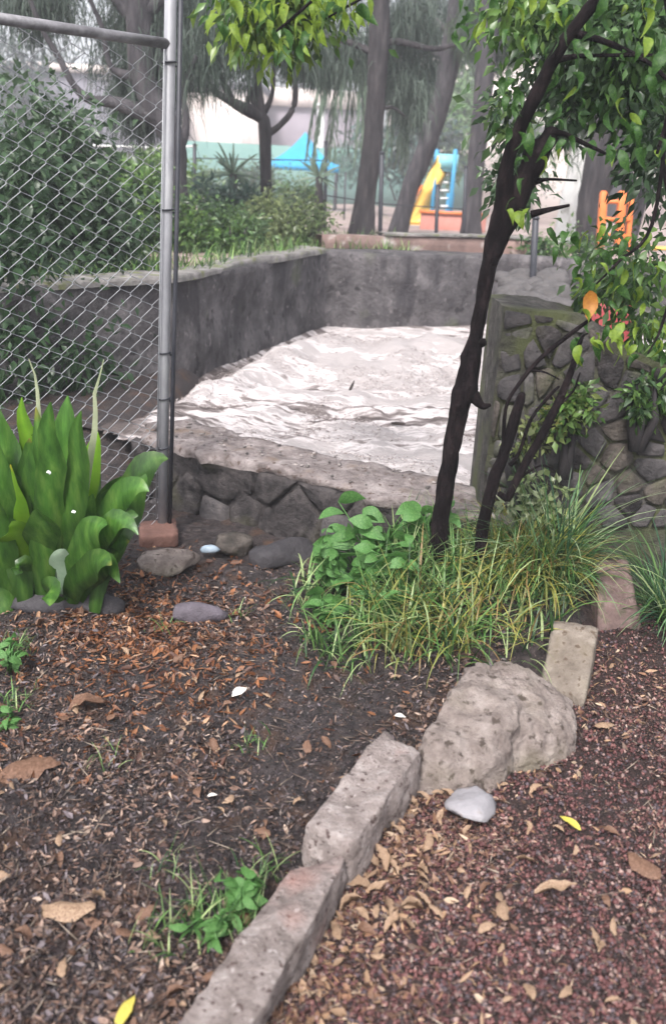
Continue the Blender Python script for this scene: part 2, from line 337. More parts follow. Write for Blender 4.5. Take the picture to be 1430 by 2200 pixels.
# curb line in the world: x as a function of y
CL = np.array([G(u, v)[:2] for u, v in ((300, 2700), (470, 2200), (690, 1880), (840, 1700), (1010, 1590), (1200, 1440), (1310, 1310), (1430, 1190))])
def xcurb(y): return np.interp(y, CL[:, 1], CL[:, 0], left=CL[0, 0]-.4, right=CL[-1, 0]+.6)
NW0, NW1 = G(280, 925, .30), G(1040, 1122, .30)        # front top edge of the low near wall
dW = nrm((NW1-NW0)*[1, 1, 0]); nW = np.array([dW[1], -dW[0], 0])  # points to the camera
def gz(x, y):
    p = np.stack([x, y, 0*x], 1)
    near = np.exp(-((x-.2)/3)**2-((y-2)/4)**2)
    h = .025*fbm(p*2.2, 3, 3)+near*(.010*fbm(p*9, 5, 3)+.007*fbm(p*34, 8, 3, .6))
    bed = smooth(2.35, 2.75, y)*smooth(-.05, .35, x)*smooth(.95, .7, x)*.13
    bed2 = smooth(.70, .95, x)*smooth(2.72, 3.0, y)*.13
    left = smooth(NW0[0]+.12, NW0[0]-.1, x)*smooth(3.4, 4.3, y)*.20
    chan = smooth(.15, .5, ((x-NW0[0])*(-nW[0])+(y-NW0[1])*(-nW[1])))*smooth(NW0[0]-.02, NW0[0]+.25, x)
    return h+bed+bed2+left-.6*chan

def ax(lo, flo, fhi, hi, fs, n=14):
    a = fhi-np.linspace(0, 0, 1); g = np.geomspace(1, 1+hi-fhi, n)-1+fhi; l = flo-(np.geomspace(1, 1+flo-lo, n)-1)[::-1]
    return np.concatenate([l[:-1], np.arange(flo, fhi, fs), g])
V, F = grid(ax(-60, -1.6, 2.0, 60, .0125), ax(-30, .7, 3.9, 9.0, .0125), gz)
mk('soil_ground', V, F, M['soil'], smooth=True, origin=(0, 0, 0), kind='structure')

# far bank ------------------------------------------------------------
ZT = .78
FW = [G(-500, 640, ZT), G(60, 622, ZT), G(380, 603, ZT), G(560, 566, ZT), G(705, 541, ZT), G(830, 548, ZT), G(1062, 549, ZT), G(1250, 560, ZT), G(1700, 590, ZT)]
FW = np.array(FW)
def farz(x, y):
    p = np.stack([x, y, 0*x], 1)
    h = np.interp(y, [5, 11, 22, 40, 140], [.70, .70, .33, .10, .0])
    return h+.03*fbm(p*.8, 21, 3)
def yfw(x): return np.interp(x, FW[:, 0], FW[:, 1])
xs = np.concatenate([np.linspace(-80, -8, 12), np.arange(-7.5, 9, .2), np.linspace(10, 90, 12)])
t_ = np.concatenate([np.arange(0, 6, .2), np.arange(6, 30, 1), np.geomspace(30, 220, 10)])
X, T = np.meshgrid(xs, t_); Y = yfw(X.ravel())+.25+T.ravel(); V = np.stack([X.ravel(), Y, farz(X.ravel(), Y)], 1)
nx = len(xs); i = np.arange(len(t_)-1)[:, None]*nx+np.arange(nx-1)[None]; F = np.stack([i, i+1, i+nx+1, i+nx], -1).reshape(-1, 4)
mk('park_ground', V, F, M['park'], smooth=True, origin=(0, 0, 0), kind='structure')

# far wall
def strip_wall(line, z0, z1, th, seed=0, step=.08, amp=.02, nz=12):
    """a wall along a polyline: front (camera side) at the line, thickness behind"""
    line = np.array(line)[:, :2]; seg = np.linalg.norm(np.diff(line, axis=0), axis=1); s = np.concatenate([[0], np.cumsum(seg)])
    ss = np.arange(0, s[-1], step); lx = np.interp(ss, s, line[:, 0]); ly = np.interp(ss, s, line[:, 1])
    d = nrm(np.stack([np.gradient(lx), np.gradient(ly)], 1)); nn = np.stack([d[:, 1], -d[:, 0]], 1)
    prof = [(0, z0+(z1-z0)*k/nz) for k in range(nz+1)]+[(-th*k/3, z1) for k in (1, 2, 3)]+[(-th, z0)]
    V = np.array([[lx[i]+nn[i, 0]*a, ly[i]+nn[i, 1]*a, z] for i in range(len(ss)) for a, z in prof])
    k = len(prof); N3 = np.repeat(np.c_[nn, np.zeros(len(nn))], k, 0)
    V += N3*(amp*fbm(V*[1.5, 1.5, 2.5], seed, 4))[:, None]; V[:, 2] += amp*.8*vn(V*3.0, seed+4)*(V[:, 2] > z1-.01)
    i = np.arange(len(ss)-1)[:, None]*k+np.arange(k-1)[None]; F = np.stack([i, i+k, i+k+1, i+1], -1).reshape(-1, 4)
    return V, F
w_ = thing('channel_wall', (FW[4][0], FW[4][1], -.5), 'long grey stained concrete wall on the far side of the flooded channel', 'wall')
V, F = strip_wall(FW, -.5, ZT, .28, 3, .05, .04, 26); mk('wall_face', V, F, M['plaster'], w_, smooth=True)
cl = FW.copy(); V, F = strip_wall(cl[:5]-nW*0+[0, -.015, 0], ZT-.01, ZT+.03, .25, 6, .05, .03, 2); mk('cap', V, F, M['cap'], w_, smooth=True)
kb = [G(690, 508, .90), G(830, 520, .89), G(940, 524, .90), G(1062, 517, .90), G(1180, 524, .92)]
kb = [k + np.array([0, 0, 0]) for k in kb]
ky = [yfw(k[0])+.3+(.35 if i_ == 1 else .3) for i_, k in enumerate(kb)]
for k, y in zip(kb, ky): k[1] = y
w2 = thing('kerb', (kb[0][0], kb[0][1], .6), 'reddish brown raised kerb on the far bank below the playground', 'kerb')
V, F = strip_wall(kb, .55, .90, .18, 9, .08, .01, 4); mk('kerb_face', V, F, M['cap2'], w2, smooth=True)
V, F = strip_wall([k+[0, -.02, 0] for k in kb[1:]], .912, .935, .2, 9, .08, .005, 2); mk('kerb_top', V, F, M['cap'], w2, smooth=True)

# water ---------------------------------------------------------------
def wz(x, y):
    p = np.stack([x, y, 0*x], 1)
    wx = x+.25*vn(p*1.3, 51); wy = y+.25*vn(p*1.3, 52)
    a = np.stack([wx*.8+wy*.15, wy*2.2-wx*.35, 0*x], 1)
    rid = .55+.32*fbm(a*.8, 40, 2); rid2 = .5+.45*fbm(a*2.0, 43, 3)
    dist = yfw(x)-y
    ch = np.abs(fbm(a*5.5, 47, 3, .6)); near_w = smooth(0., 1.1, dist)*.8+.2; h = .155+near_w*(.10*(rid-.55)+.02*(rid2-.5)+.045*fbm(np.stack([wx*2.6, wy*3.4, 0*x], 1), 66, 4, .55))+.009*near_w*fbm(p*[14, 19, 1], 60, 4, .7)
    h += .15*np.exp(-((dist-1.55-.25*np.sin(x*1.3))/.45)**2)*smooth(-1.6, .2, x)-.09*np.exp(-((dist-.5)/.5)**2)
    dn = (x-NW0[0])*(-nW[0])+(y-NW0[1])*(-nW[1])       # distance behind the near wall's front
    h += .045*np.exp(-(dn/.7)**2)*smooth(1.6, -.4, x)
    return h
xs = np.arange(-6, 6.5, .028); ys = np.arange(2.6, 9.6, .028)
X, Y = np.meshgrid(xs, ys); x = X.ravel(); y = Y.ravel(); z = wz(x, y)
V = np.stack([x, y, z], 1)
gy = np.gradient(z.reshape(X.shape), .028, axis=0).ravel()
lowp = np.stack([x*.5, y*1.1, 0*x], 1)
foam = .42+1.0*(z-.17)/.2*.35+.22*fbm(lowp*.9, 70, 3)+.16*smooth(-1.0, 1.0, x)+.10*np.clip(gy*3, -1, 1)-.20*smooth(-.7, -1.15, x)*2.2
foam -= .22*np.exp(-((yfw(x)-y-.4)/.45)**2)
foam += .22*fbm(np.stack([x*2.0+.5*vn(lowp*2, 3), y*3.4+.4*vn(lowp*2, 4), 0*x], 1), 75, 5, .65)+.05
foam -= .12*np.exp(-((x+.1)/.9)**2-((y-3.6)/.45)**2)
i = np.arange(len(ys)-1)[:, None]*len(xs)+np.arange(len(xs)-1)[None]; F = np.stack([i, i+1, i+len(xs)+1, i+len(xs)], -1).reshape(-1, 4)
dn = (x-NW0[0])*(-nW[0])+(y-NW0[1])*(-nW[1])
okv = (dn > .06) & (y < yfw(x)+.24) & ((x < P(1036, 1080, 3.12)[0]-.02) | (y > 3.3))
F = F[okv[F].all(1)]
used, inv = np.unique(F, return_inverse=True); F = inv.reshape(F.shape)
mk('channel_water', V[used], F, M['water'], tint=np.repeat(foam[used][:, None], 3, 1), smooth=True, origin=(0, 0, 0), kind='structure')

# froth flecks riding on the water
fn = 60000; fx = NR.uniform(-1.6, 1.6, fn); fy = NR.uniform(3.2, 8.2, fn); fo = fbm(np.c_[fx*2.2, fy*4, 0*fx], 81, 3)
kp = (fo > .05) & (fy < yfw(fx)-.1) & (((fx-NW0[0])*(-nW[0])+(fy-NW0[1])*(-nW[1])) > .35) & ~((fx > P(1036, 1080, 3.12)[0]-.08) & (fy < 3.5)); fx = fx[kp]; fy = fy[kp]; fn = len(fx)
FROTH = (fx, fy)
# ------------------------------------------------------------------ masonry
def clip(poly, a, b, c):            # keep a*x+b*y<=c
    out = []
    for i in range(len(poly)):
        p, q = poly[i], poly[(i+1) % len(poly)]; dp = a*p[0]+b*p[1]-c; dq = a*q[0]+b*q[1]-c
        if dp <= 0: out.append(p)
        if dp*dq < 0: t = dp/(dp-dq); out.append((p[0]+(q[0]-p[0])*t, p[1]+(q[1]-p[1])*t))
    return out
def masonry(o, s, t, n, region, cell, parent, mats, seed, proud=.03, gap=.012, jit=.42, aspect=1.4):
    """rubble stones (Voronoi outlines) set in a face; each stone an object"""
    q = random.Random(seed); reg = np.array(region); x0, y0 = reg.min(0); x1, y1 = reg.max(0); pts = []
    cx, cy = cell*aspect, cell; r_ = 0; y = y0-cy
    while y < y1+cy:
        x = x0-cx+(cx/2 if r_ % 2 else 0)
        while x < x1+cx: pts.append((x+q.uniform(-jit, jit)*cx, y+q.uniform(-jit, jit)*cy)); x += cx
        y += cy; r_ += 1
    for i, p in enumerate(pts):
        poly = [tuple(v) for v in region]
        for j, r in enumerate(pts):
            if i == j or abs(r[0]-p[0]) > 3*cx or abs(r[1]-p[1]) > 3*cy: continue
            a, b = r[0]-p[0], r[1]-p[1]; l = math.hypot(a, b); c = (a*(r[0]+p[0])+b*(r[1]+p[1]))/2
            poly = clip(poly, a/l, b/l, c/l-gap)
            if len(poly) < 3: break
        if len(poly) < 3: continue
        po = np.array(poly); keep = [po[k] for k in range(len(po)) if np.linalg.norm(po[k]-po[k-1]) > .008]
        if len(keep) < 3: continue
        po = np.array(keep)
        ar = .5*abs(np.dot(po[:, 0], np.roll(po[:, 1], 1))-np.dot(po[:, 1], np.roll(po[:, 0], 1)))
        if ar < cell*cell*.12: continue
        # round the outline: add mid-points, pull corners in
        mid = (po+np.roll(po, -1, 0))/2; c0 = po.mean(0); ring = []
        for k in range(len(po)): ring += [po[k]*.93+c0*.07, mid[k]]
        ring = np.array(ring); pr = proud*q.uniform(.5, 1.5); m_ = len(ring)
        def lay(sc_, d, jj): return [o+s*(c0[0]+(v[0]-c0[0])*sc_)+t*(c0[1]+(v[1]-c0[1])*sc_)+n*(d+q.uniform(-jj, jj)) for v in ring]
        Vv = lay(1.0, -.02, 0)+lay(.95, pr*.7, pr*.25)+lay(.74, pr*.95, pr*.35)+[o+s*c0[0]+t*c0[1]+n*pr*1.05]
        Fv_ = []
        for a in range(2):
            for k in range(m_): Fv_.append([a*m_+k, a*m_+(k+1) % m_, (a+1)*m_+(k+1) % m_, (a+1)*m_+k])
        for k in range(m_): Fv_.append([2*m_+k, 2*m_+(k+1) % m_, 3*m_])
        mk('stone', Vv, Fv_, q.choice(mats), parent, smooth=True)

# near low wall
wall = thing('low_channel_wall', (*(NW0+NW1)[:2]/2, 0), 'low rubble wall with broken pinkish top running from the fence post to the thin tree', 'wall')
LN = np.linalg.norm(NW1-NW0)
core_n = int(LN/.03); TH = .34
prof = [(-.015, -.15), (-.015, .0), (-.015, .12), (-.01, .2), (.0, .26), (.012, .288)]+[(-TH*k/10, .30) for k in range(0, 11)]+[(-TH-.03, .22), (-TH-.03, -.3)]
ss = np.linspace(-.02, LN+.1, core_n); Vv = []
for s_ in ss:
    for a, z in prof: Vv.append(NW0*[1, 1, 0]+dW*s_+nW*a+[0, 0, z])
Vv = np.array(Vv); k = len(prof)
edge = .05*fbm(Vv*5, 33, 4, .6); top = Vv[:, 2] > .25
Vv += nW*(np.where(top, edge, edge*.3))[:, None]; Vv[:, 2] += np.where(top, .016*fbm(Vv*9, 34, 4, .6), 0)
# broken left end: taper
e0 = np.repeat(smooth(-.02, .10, ss), k); a_rep = np.tile([p_[0] for p_ in prof], len(ss))
Vv += nW*((-.12)*(1-e0)*(a_rep > -.1)+.10*(1-e0)*(a_rep < -.25))[:, None]
i = np.arange(len(ss)-1)[:, None]*k+np.arange(k-1)[None]; F = np.stack([i, i+k, i+k+1, i+1], -1).reshape(-1, 4)
isface = (np.tile(np.arange(k-1), len(ss)-1) < 4)
mk('broken_top', Vv, F[~isface], M['walltop'], wall, smooth=True)
mk('mortar', Vv, F[isface], M['stone_d'], wall, smooth=True)
endV = Vv[:k]; mk('wall_end', endV, [list(range(k))[::-1]], M['stone_b'], wall)
masonry(NW0*[1, 1, 0]+nW*-.012, dW, np.array([0, 0, 1.]), nW, [(0.0, -.10), (LN, -.10), (LN, .27), (.0, .27)], .17, wall, [M['stone_d'], M['stone_c'], M['stone_d']], 5, proud=.018, gap=.003, aspect=1.5, jit=.5)

A = Acc()
for k_ in range(70):
    s_ = R.uniform(.1, LN-.05); a_ = R.uniform(.03, TH-.03); c_ = NW0*[1, 1, 0]+dW*s_-nW*a_+[0, 0, .305]; V, F = rock(c_, (R.uniform(.004, .018), R.uniform(.004, .012), R.uniform(.003, .007)), k_, 1, 3, R.uniform(0, 3)); A.add(V, F, np.array([1, 1, 1.])*R.choice([.08, .14, .22, .34])*[1, .88, .84])
V, F, T = A.out(); mk('mortar_crumbs', V, F, M['pebble'], wall, tint=T, kind='stuff')
# right tall wall
YR = 3.12
rp = [P(1030, 1130, YR), P(1440, 1130, YR), P(1800, 1130, YR), P(1800, 850, YR), P(1440, 790, YR), P(1325, 745, YR), P(1300, 705, YR), P(1190, 672, YR), P(1083, 655, YR)]
rw = thing('rubble_wall', (rp[0][0]+.5, YR, 0), 'tall rubble stone wall with mossy mortar at the right end of the flooded channel', 'wall')
reg = [(p[0], p[2]) for p in rp]; reg = [(a, b) for a, b in reg]
TR = .32
V = [(a, YR, b) for a, b in reg]+[(a+.03, YR+TR, b) for a, b in reg]; n_ = len(reg)
# dense core with a rough face
nn = 60; U_ = np.linspace(0, 1, nn); topx = np.array([p[0] for p in rp[3:]][::-1]); topz = np.array([p[2] for p in rp[3:]][::-1])
lx = np.array([rp[0][0], rp[8][0]])
Vv = []; NZ = 24
for uu in np.linspace(0, 1, 80):
    xt = topx[0]+(rp[2][0]-topx[0])*uu; zt = np.interp(xt, topx, topz)
    xb = rp[0][0]+(rp[2][0]-rp[0][0])*uu
    for kk in range(NZ+1):
        f = kk/NZ; Vv.append((xb+(xt-xb)*f, YR, -.1+(zt+.1)*f))
    for kk in range(1, 7): Vv.append((xt, YR+TR*kk/6, zt+.0))
    for kk in (0, 1): Vv.append((xb+(xt-xb)*(1-kk), YR+TR+.02, zt*(1-kk)-.5*kk))
Vv = np.array(Vv); k = NZ+1+6+2
Vv += np.c_[.012*fbm(Vv*8, 61, 3), -.01+.014*fbm(Vv*10, 62, 4), .02*fbm(Vv*6, 63, 3)*(Vv[:, 1] > YR-.1)]
i = np.arange(79)[:, None]*k+np.arange(k-1)[None]; F = np.stack([i, i+k, i+k+1, i+1], -1).reshape(-1, 4)
mk('mortar', Vv, F, M['mortar'], rw, smooth=True)
endF = [list(range(k))[::-1]]; mk('wall_end', Vv[:k], endF, M['mortar'], rw)
masonry(np.array([0, YR-.012, 0]), np.array([1., 0, 0]), np.array([0, 0, 1.]), np.array([0, -1., 0]), [(a, b-.015 if b > .3 else b) for a, b in reg], .082, rw, [M['stone_a'], M['stone_d'], M['stone_c'], M['stone_b']], 9, proud=.012, gap=.004, aspect=1.3, jit=.62)

# ------------------------------------------------------------------ kerb stones in the foreground
def curbstone(name, top, hts, mt, label, cat, seed, rough=.008, low=-.04, spread=.006, n=14, bot=None):
    T = np.array([G(u, v, h) for (u, v), h in zip(top, hts)])
    c = T.mean(0)
    if bot: B = np.array([G(u, v, .0) for u, v in bot])
    else: B = T+nrm((T-c)*[1, 1, 0])*spread
    B[:, 2] = low
    V, F = hexa(B, T, n, rough, seed); return mk(name, V, F, mt, smooth=True, label=label, cat=cat)
curbstone('kerb_stone', [(215, 2440), (420, 2400), (757, 1828), (632, 1850)], [.085]*4, M['curb'], 'longest pinkish rough kerb stone, nearest the viewer', 'kerb stone', 1, .013, n=34)
curbstone('kerb_stone', [(648, 1768), (760, 1812), (918, 1600), (826, 1560)], [.12, .12, .125, .13], M['curb'], 'thick pinkish kerb stone between the longest one and the big grey rock', 'kerb stone', 2, .014, n=28)
# the big rock: two lobes in one mesh
def bigrock():
    A = Acc()
    for top, bot, sd in [([(872, 1590, .12), (1092, 1622, .09), (1122, 1470, .15), (1030, 1385, .17)], [(885, 1722), (1098, 1705), (1140, 1570), (1000, 1500)], 5), ([(1070, 1540, .125), (1240, 1560, .06), (1222, 1472, .09), (1050, 1398, .165)], [(1085, 1675), (1236, 1635), (1225, 1540), (1060, 1500)], 9)]:
        T = np.array([G(*t) for t in top]); B = np.array([G(u, v, 0) for u, v in bot]); B[:, 2] = -.05; V, F = hexa(B, T, 34, .024, sd, 5., .3); V = V+.005*np.stack([fbm(V*45+k, 8+k, 3, .65) for k in range(3)], 1); A.add(V, F)
    V, F, T = A.out(); return V, F
V, F = bigrock(); mk('boulder', V, F, M['rockm'], smooth=True, label='big irregular brownish grey rock in the middle of the kerb row', cat='rock')
curbstone('kerb_block', [(1158, 1468), (1255, 1508), (1290, 1342), (1188, 1322)], [.02, .02, .15, .15], M['tanblock'], 'tan slanted block between the big rock and the reddish block', 'block', 4, .005, n=12, spread=.0)
curbstone('kerb_block', [(1284, 1352), (1382, 1342), (1350, 1196), (1278, 1200)], [.04, .04, .23, .23], M['redblock'], 'brownish red block at the far end of the kerb row', 'block', 5, .007, n=12, spread=.0)
V, F = rock(G(1020, 1728, .025), (.078, .066, .03), 12, 3, 9, .6); mk('flat_stone', V, F, M['greystone'], smooth=False, label='pale bluish grey stone lying against the big rock', cat='stone')
V, F = rock(G(428, 1318, .01), (.10, .06, .045), 15, 3, 7, .2); mk('fieldstone', V, F, M['purplestone'], smooth=False, label='purplish stone half sunk in the leaf litter left of the grass', cat='stone')
V, F = rock(G(150, 1300, .0), (.20, .08, .06), 16, 3, 7, .1); mk('fieldstone', V, F, M['darkstone'], smooth=False, label='dark flat stone in the shade under the broad leaved plant', cat='stone')
V, F = rock(G(365, 1210, .02), (.135, .085, .055), 17, 3, 8, .15); mk('fieldstone', V, F, M['rockm'], smooth=False, label='brownish grey stone lying in front of the red brick at the fence post', cat='stone')
b0 = [G(300, 1180, .0), G(385, 1170, .0), G(378, 1135, .0), G(300, 1142, .0)]
V, F = hexa([p_-[0, 0, .02] for p_ in b0], [p_+[0, 0, .05] for p_ in b0], 8, .005, 3); mk('brick', V, F, M['redbrick'], smooth=True, label='red brick lying at the foot of the fence post', cat='brick')
V, F = rock(G(612, 1195, .02), (.15, .09, .085), 19, 3, 8, .3); mk('fallen_stone', V, F, M['darkstone'], smooth=False, label='dark round stone at the foot of the low wall beside the herbs', cat='stone')
V, F = rock(G(500, 1170, .02), (.09, .07, .06), 29, 3, 8, .3); mk('fallen_stone', V, F, M['stone_b'], smooth=False, label='mossy brown stone fallen from the low wall near the litter', cat='stone')

# ------------------------------------------------------------------ gravel bed and pebbles
def gvz(x, y): return gz(x, y)+.006
ysg = np.arange(.6, 2.75, .02); Vg = []; nt_ = 60
for y in ysg:
    xc = xcurb(y)-.02
    for k in range(nt_): Vg.append((xc+(2.6-xc)*(k/(nt_-1))**1.3, y, 0))
Vg = np.array(Vg); Vg[:, 2] = gvz(Vg[:, 0], Vg[:, 1])+.004*fbm(Vg*40, 90, 2); i = np.arange(len(ysg)-1)[:, None]*nt_+np.arange(nt_-1)[None]
mk('gravel_path', Vg, np.stack([i, i+1, i+nt_+1, i+nt_], -1).reshape(-1, 4), M['gravel_bed'], smooth=True, origin=(0, 0, 0), kind='structure')
def scatter_poly(n, ulo, uhi, vlo, vhi, side=0, dens=None):
    if dens is not None:
        out = []
        while sum(map(len, out)) < n:
            p = scatter_poly(n, ulo, uhi, vlo, vhi, side); out.append(p[NR.rand(len(p)) < dens(p)])
        return np.concatenate(out)[:n]
    pts = []
    while len(pts) < n:
        u = NR.uniform(ulo, uhi, n*2); v = vlo+(vhi-vlo)*NR.uniform(0, 1, n*2)
        for a, b in zip(u, v):
            g = G(a, b); xc = xcurb(g[1])
            if side == 1 and g[0] < xc+.02: continue
            if side == -1 and g[0] > xc-.01: continue
            pts.append(g[:2])
            if len(pts) >= n: break
    return np.array(pts[:n])
OC = np.array([(1, 0, 0), (-1, 0, 0), (0, 1, 0), (0, -1, 0), (0, 0, 1), (0, 0, -1.)]); OF = np.array([(0, 2, 4), (2, 1, 4), (1, 3, 4), (3, 0, 4), (2, 0, 5), (1, 2, 5), (3, 1, 5), (0, 3, 5)])
def euler(n, tilt=math.pi):
    a, b, c = NR.uniform(0, 6.28, n), NR.uniform(-tilt, tilt, n), NR.uniform(-tilt, tilt, n)
    ca, sa, cb, sb, cc, s_c = np.cos(a), np.sin(a), np.cos(b), np.sin(b), np.cos(c), np.sin(c); z = np.zeros(n); o = z+1
    Rz = np.stack([ca, -sa, z, sa, ca, z, z, z, o], -1).reshape(n, 3, 3); Rx = np.stack([o, z, z, z, cb, -sb, z, sb, cb], -1).reshape(n, 3, 3); Ry = np.stack([cc, z, s_c, z, o, z, -s_c, z, cc], -1).reshape(n, 3, 3)
    return Rz@Rx@Ry
def scatter(base, faces, pos, size, tilt, jit=.25):
    n = len(pos); V = base[None]*(1+NR.uniform(-jit, jit, (n, len(base), 1)))*size[:, None, :]
    V = np.einsum('nij,nkj->nki', euler(n, tilt), V)+pos[:, None]
    F = faces[None]+np.arange(n)[:, None, None]*len(base); return V.reshape(-1, 3), F.reshape(-1, faces.shape[1])
def palette(n, cols, wts, var=.25, rep=1):
    c = np.array(cols)[NR.choice(len(cols), n, p=np.array(wts)/sum(wts))]*(1+NR.uniform(-var, var, (n, 1))); return np.repeat(c, rep, 0)
n = 42000; xy = scatter_poly(n, 350, 1700, 1330, 2350, 1)
sz = .002*(4.2**NR.uniform(0, 1, (n, 1))**1.6)*NR.uniform(.7, 1.2, (n, 3)); pos = np.c_[xy, gvz(xy[:, 0], xy[:, 1])+.002]
V, F = scatter(OC, OF, pos, sz, math.pi)
mk('gravel', V, F, M['pebble'], tint=palette(n, [(.10, .038, .038), (.16, .07, .066), (.035, .02, .02), (.27, .18, .16), (.09, .065, .075)], [4, 3, 3.5, 1.4, 1.8], .3, 6), origin=(0, 0, 0), kind='stuff', label='fine dark red volcanic gravel right of the kerb stones')
fx, fy = FROTH; fs = .0016*3**NR.uniform(0, 1, (len(fx), 1))*np.ones((1, 3))*[1.7, 1.2, .6]; V, F = scatter(OC, OF, np.c_[fx, fy, wz(fx, fy)+.002+.02*NR.rand(len(fx))**5], fs, .4)
mk('froth', V, F, M['froth'], tint=palette(len(fx), [(.55, .49, .48), (.40, .34, .33), (.20, .16, .15)], [4, 3, 1.6], .15, 6), smooth=True, origin=(0, 0, 0), kind='stuff', label='flecks of froth and splashes on the muddy water')
# litter: curled flakes
LB = np.array([(-.5, 0, .02), (-.15, .26, .10), (-.1, 0, 0), (-.15, -.26, .10), (.5, 0, .08), (.2, .2, .12), (.2, -.2, .07)]); LF = np.array([(0, 2, 1), (0, 3, 2), (1, 2, 5), (2, 3, 6), (2, 4, 5), (2, 6, 4)])
def litter(name, n, rng, side, sizes, cols, wts, label, tilt=.5, aspect=(.35, 1.1), zf=gz, lift=.004, dens=None):
    xy = scatter_poly(n, *rng, side, dens); s = sizes[0]*(sizes[1]/sizes[0])**NR.uniform(0, 1, (n, 1))
    sz = np.c_[s, s*NR.uniform(*aspect, (n, 1)), s*NR.uniform(.4, 1.3, (n, 1))]; pos = np.c_[xy, zf(xy[:, 0], xy[:, 1])+lift+s[:, 0]*.08*NR.rand(n)]
    V, F = scatter(LB, LF, pos, sz, tilt); mk(name, V, F, M['litter'], tint=palette(n, cols, wts, .3, 7), origin=(0, 0, 0), kind='stuff', label=label)
BR = [(.08, .045, .036), (.16, .095, .07), (.27, .18, .14), (.03, .02, .02), (.16, .13, .14), (.40, .30, .24)]
RC = G(300, 1330)[:2]
def d_rust(p): return np.exp(-((p[:, 0]-RC[0])/.42)**2-((p[:, 1]-RC[1])/.42)**2)*(.5+.5*(vn(np.c_[p*4, 0*p[:, :1]], 5) > -.2))
BC = G(640, 1490)[:2]
def d_patch(p): return np.clip(.5+.9*fbm(np.c_[p*2.6, 0*p[:, :1]], 15, 3), .05, 1)*(1-.85*np.exp(-((p[:, 0]-BC[0])/.33)**2-((p[:, 1]-BC[1])/.38)**2))
def d_kerb(p): return np.exp(-np.maximum(p[:, 0]-xcurb(p[:, 1])-.05, 0)/.16)
def d_grav(p): return np.clip(.2+.9*fbm(np.c_[p*3, 0*p[:, :1]], 25, 3), .04, 1)
litter('soil_crumbs', 44000, (-250, 1100, 1230, 2330), -1, (.003, .016), [(.03, .022, .024), (.07, .054, .06), (.13, .10, .10), (.24, .19, .17), (.10, .055, .04)], [4, 4, 3, 1.6, 2], 'small dark crumbs and chips strewn over the wet soil', 1.2, (.5, 1))
litter('leaf_litter', 17000, (-250, 1100, 1220, 2330), -1, (.008, .032), BR, [4, 4, 3, 3, 2, .8], 'brown leaf litter covering the soil left of the kerb', .8, (.2, .9), dens=d_patch)
litter('rusty_leaf_litter', 4600, (-100, 900, 1150, 1700), -1, (.010, .045), [(.15, .055, .022), (.24, .10, .045), (.08, .032, .02), (.34, .20, .12)], [4, 3, 3, 1.2], 'rusty orange leaf litter below the fence post', .8, (.2, .8), dens=d_rust)
litter('kerb_leaf_litter', 2600, (500, 1430, 1400, 2250), 1, (.010, .038), [(.33, .21, .13), (.22, .12, .075), (.11, .06, .04), (.42, .31, .22)], [3, 3, 3, 1], 'tan leaf litter on the gravel beside the kerb stones', 1.0, (.3, .9), zf=gvz, dens=d_kerb)
litter('gravel_leaf_bits', 6500, (400, 1500, 1350, 2300), 1, (.004, .02), [(.30, .19, .14), (.22, .12, .09), (.12, .06, .05), (.38, .29, .24)], [3, 3, 3, 1], 'small tan leaf fragments scattered over the red gravel', .9, (.2, .8), zf=gvz, dens=d_grav)

TB = np.array([(-.5, -.02, 0), (-.5, .02, 0), (0, .05, .02), (.5, .0, .0), (0, .01, .05), (-.5, 0, .03)]); TF = np.array([(0, 1, 2), (0, 2, 3), (0, 4, 5), (0, 3, 4), (1, 5, 4), (1, 4, 2), (2, 4, 3), (0, 5, 1)])
n = 1500; xy = np.r_[scatter_poly(1100, -250, 1100, 1230, 2330, -1), scatter_poly(400, 500, 1430, 1400, 2300, 1)]
l = .02*5**NR.uniform(0, 1, (n, 1)); V, F = scatter(TB, TF, np.c_[xy, gz(xy[:, 0], xy[:, 1])+.010], np.c_[l, .05+0*l, .05+0*l], .25)
mk('twig_litter', V, F, M['litter'], tint=palette(n, [(.05, .035, .03), (.14, .10, .08), (.30, .24, .19)], [3, 3, 1.3], .3, 6), origin=(0, 0, 0), kind='stuff', label='thin broken twigs scattered over soil and gravel')
# individual fallen leaves (own objects, shared meshes)
def leafmesh(name, mt, L=1., W=.5, curl=.15, fold=.12, n=6, tipcurl=.1, seed=0, wav=0, jag=.08, bend=0):
    q = np.random.RandomState(seed); V = []; F = []
    for i in range(n+1):
        t = i/n; w_ = W*.5*math.sin(math.pi*min(1, t**.85*.97+.03))**.8
        z = curl*4*t*(1-t)-tipcurl*t*t
        for s_ in (-1, 0, 1): V.append((t-.5+q.uniform(-.03, .03), s_*w_*(1+q.uniform(-jag, jag))+bend*math.sin(t*3), z+abs(s_)*fold*w_*2+q.uniform(-1, 1)*wav))
    for i in range(n):
        a = i*3; F += [[a, a+3, a+4, a+1], [a+1, a+4, a+5, a+2]]
    return data(name, np.array(V)*L, F, mt, smooth=True)
DL = [leafmesh('fallen_leaf', M['dryleaf' if k in (0, 1, 4, 5) else 'dryleaf2'], 1, .35+.07*(k % 4), .05+.05*(k % 3), (.5, -.3, .3, -.15, .8, .1, .6, -.5)[k], 8, (-.1, .1, .3, .0)[k % 4], k+1, .05, .30, (-.1, .12, 0, .06)[k % 4]) for k in range(8)]
def fallen(p, size, me, label, group, rz=None, tilt=.35, name='fallen_leaf', cat='leaf'):
    o = bpy.data.objects.new(name, me); COL.objects.link(o); o.location = p; o.scale = (size,)*3
    o.rotation_euler = (R.uniform(-tilt, tilt), R.uniform(-tilt, tilt), R.uniform(0, 6.28) if rz is None else rz); return tag(o, label, cat, group)
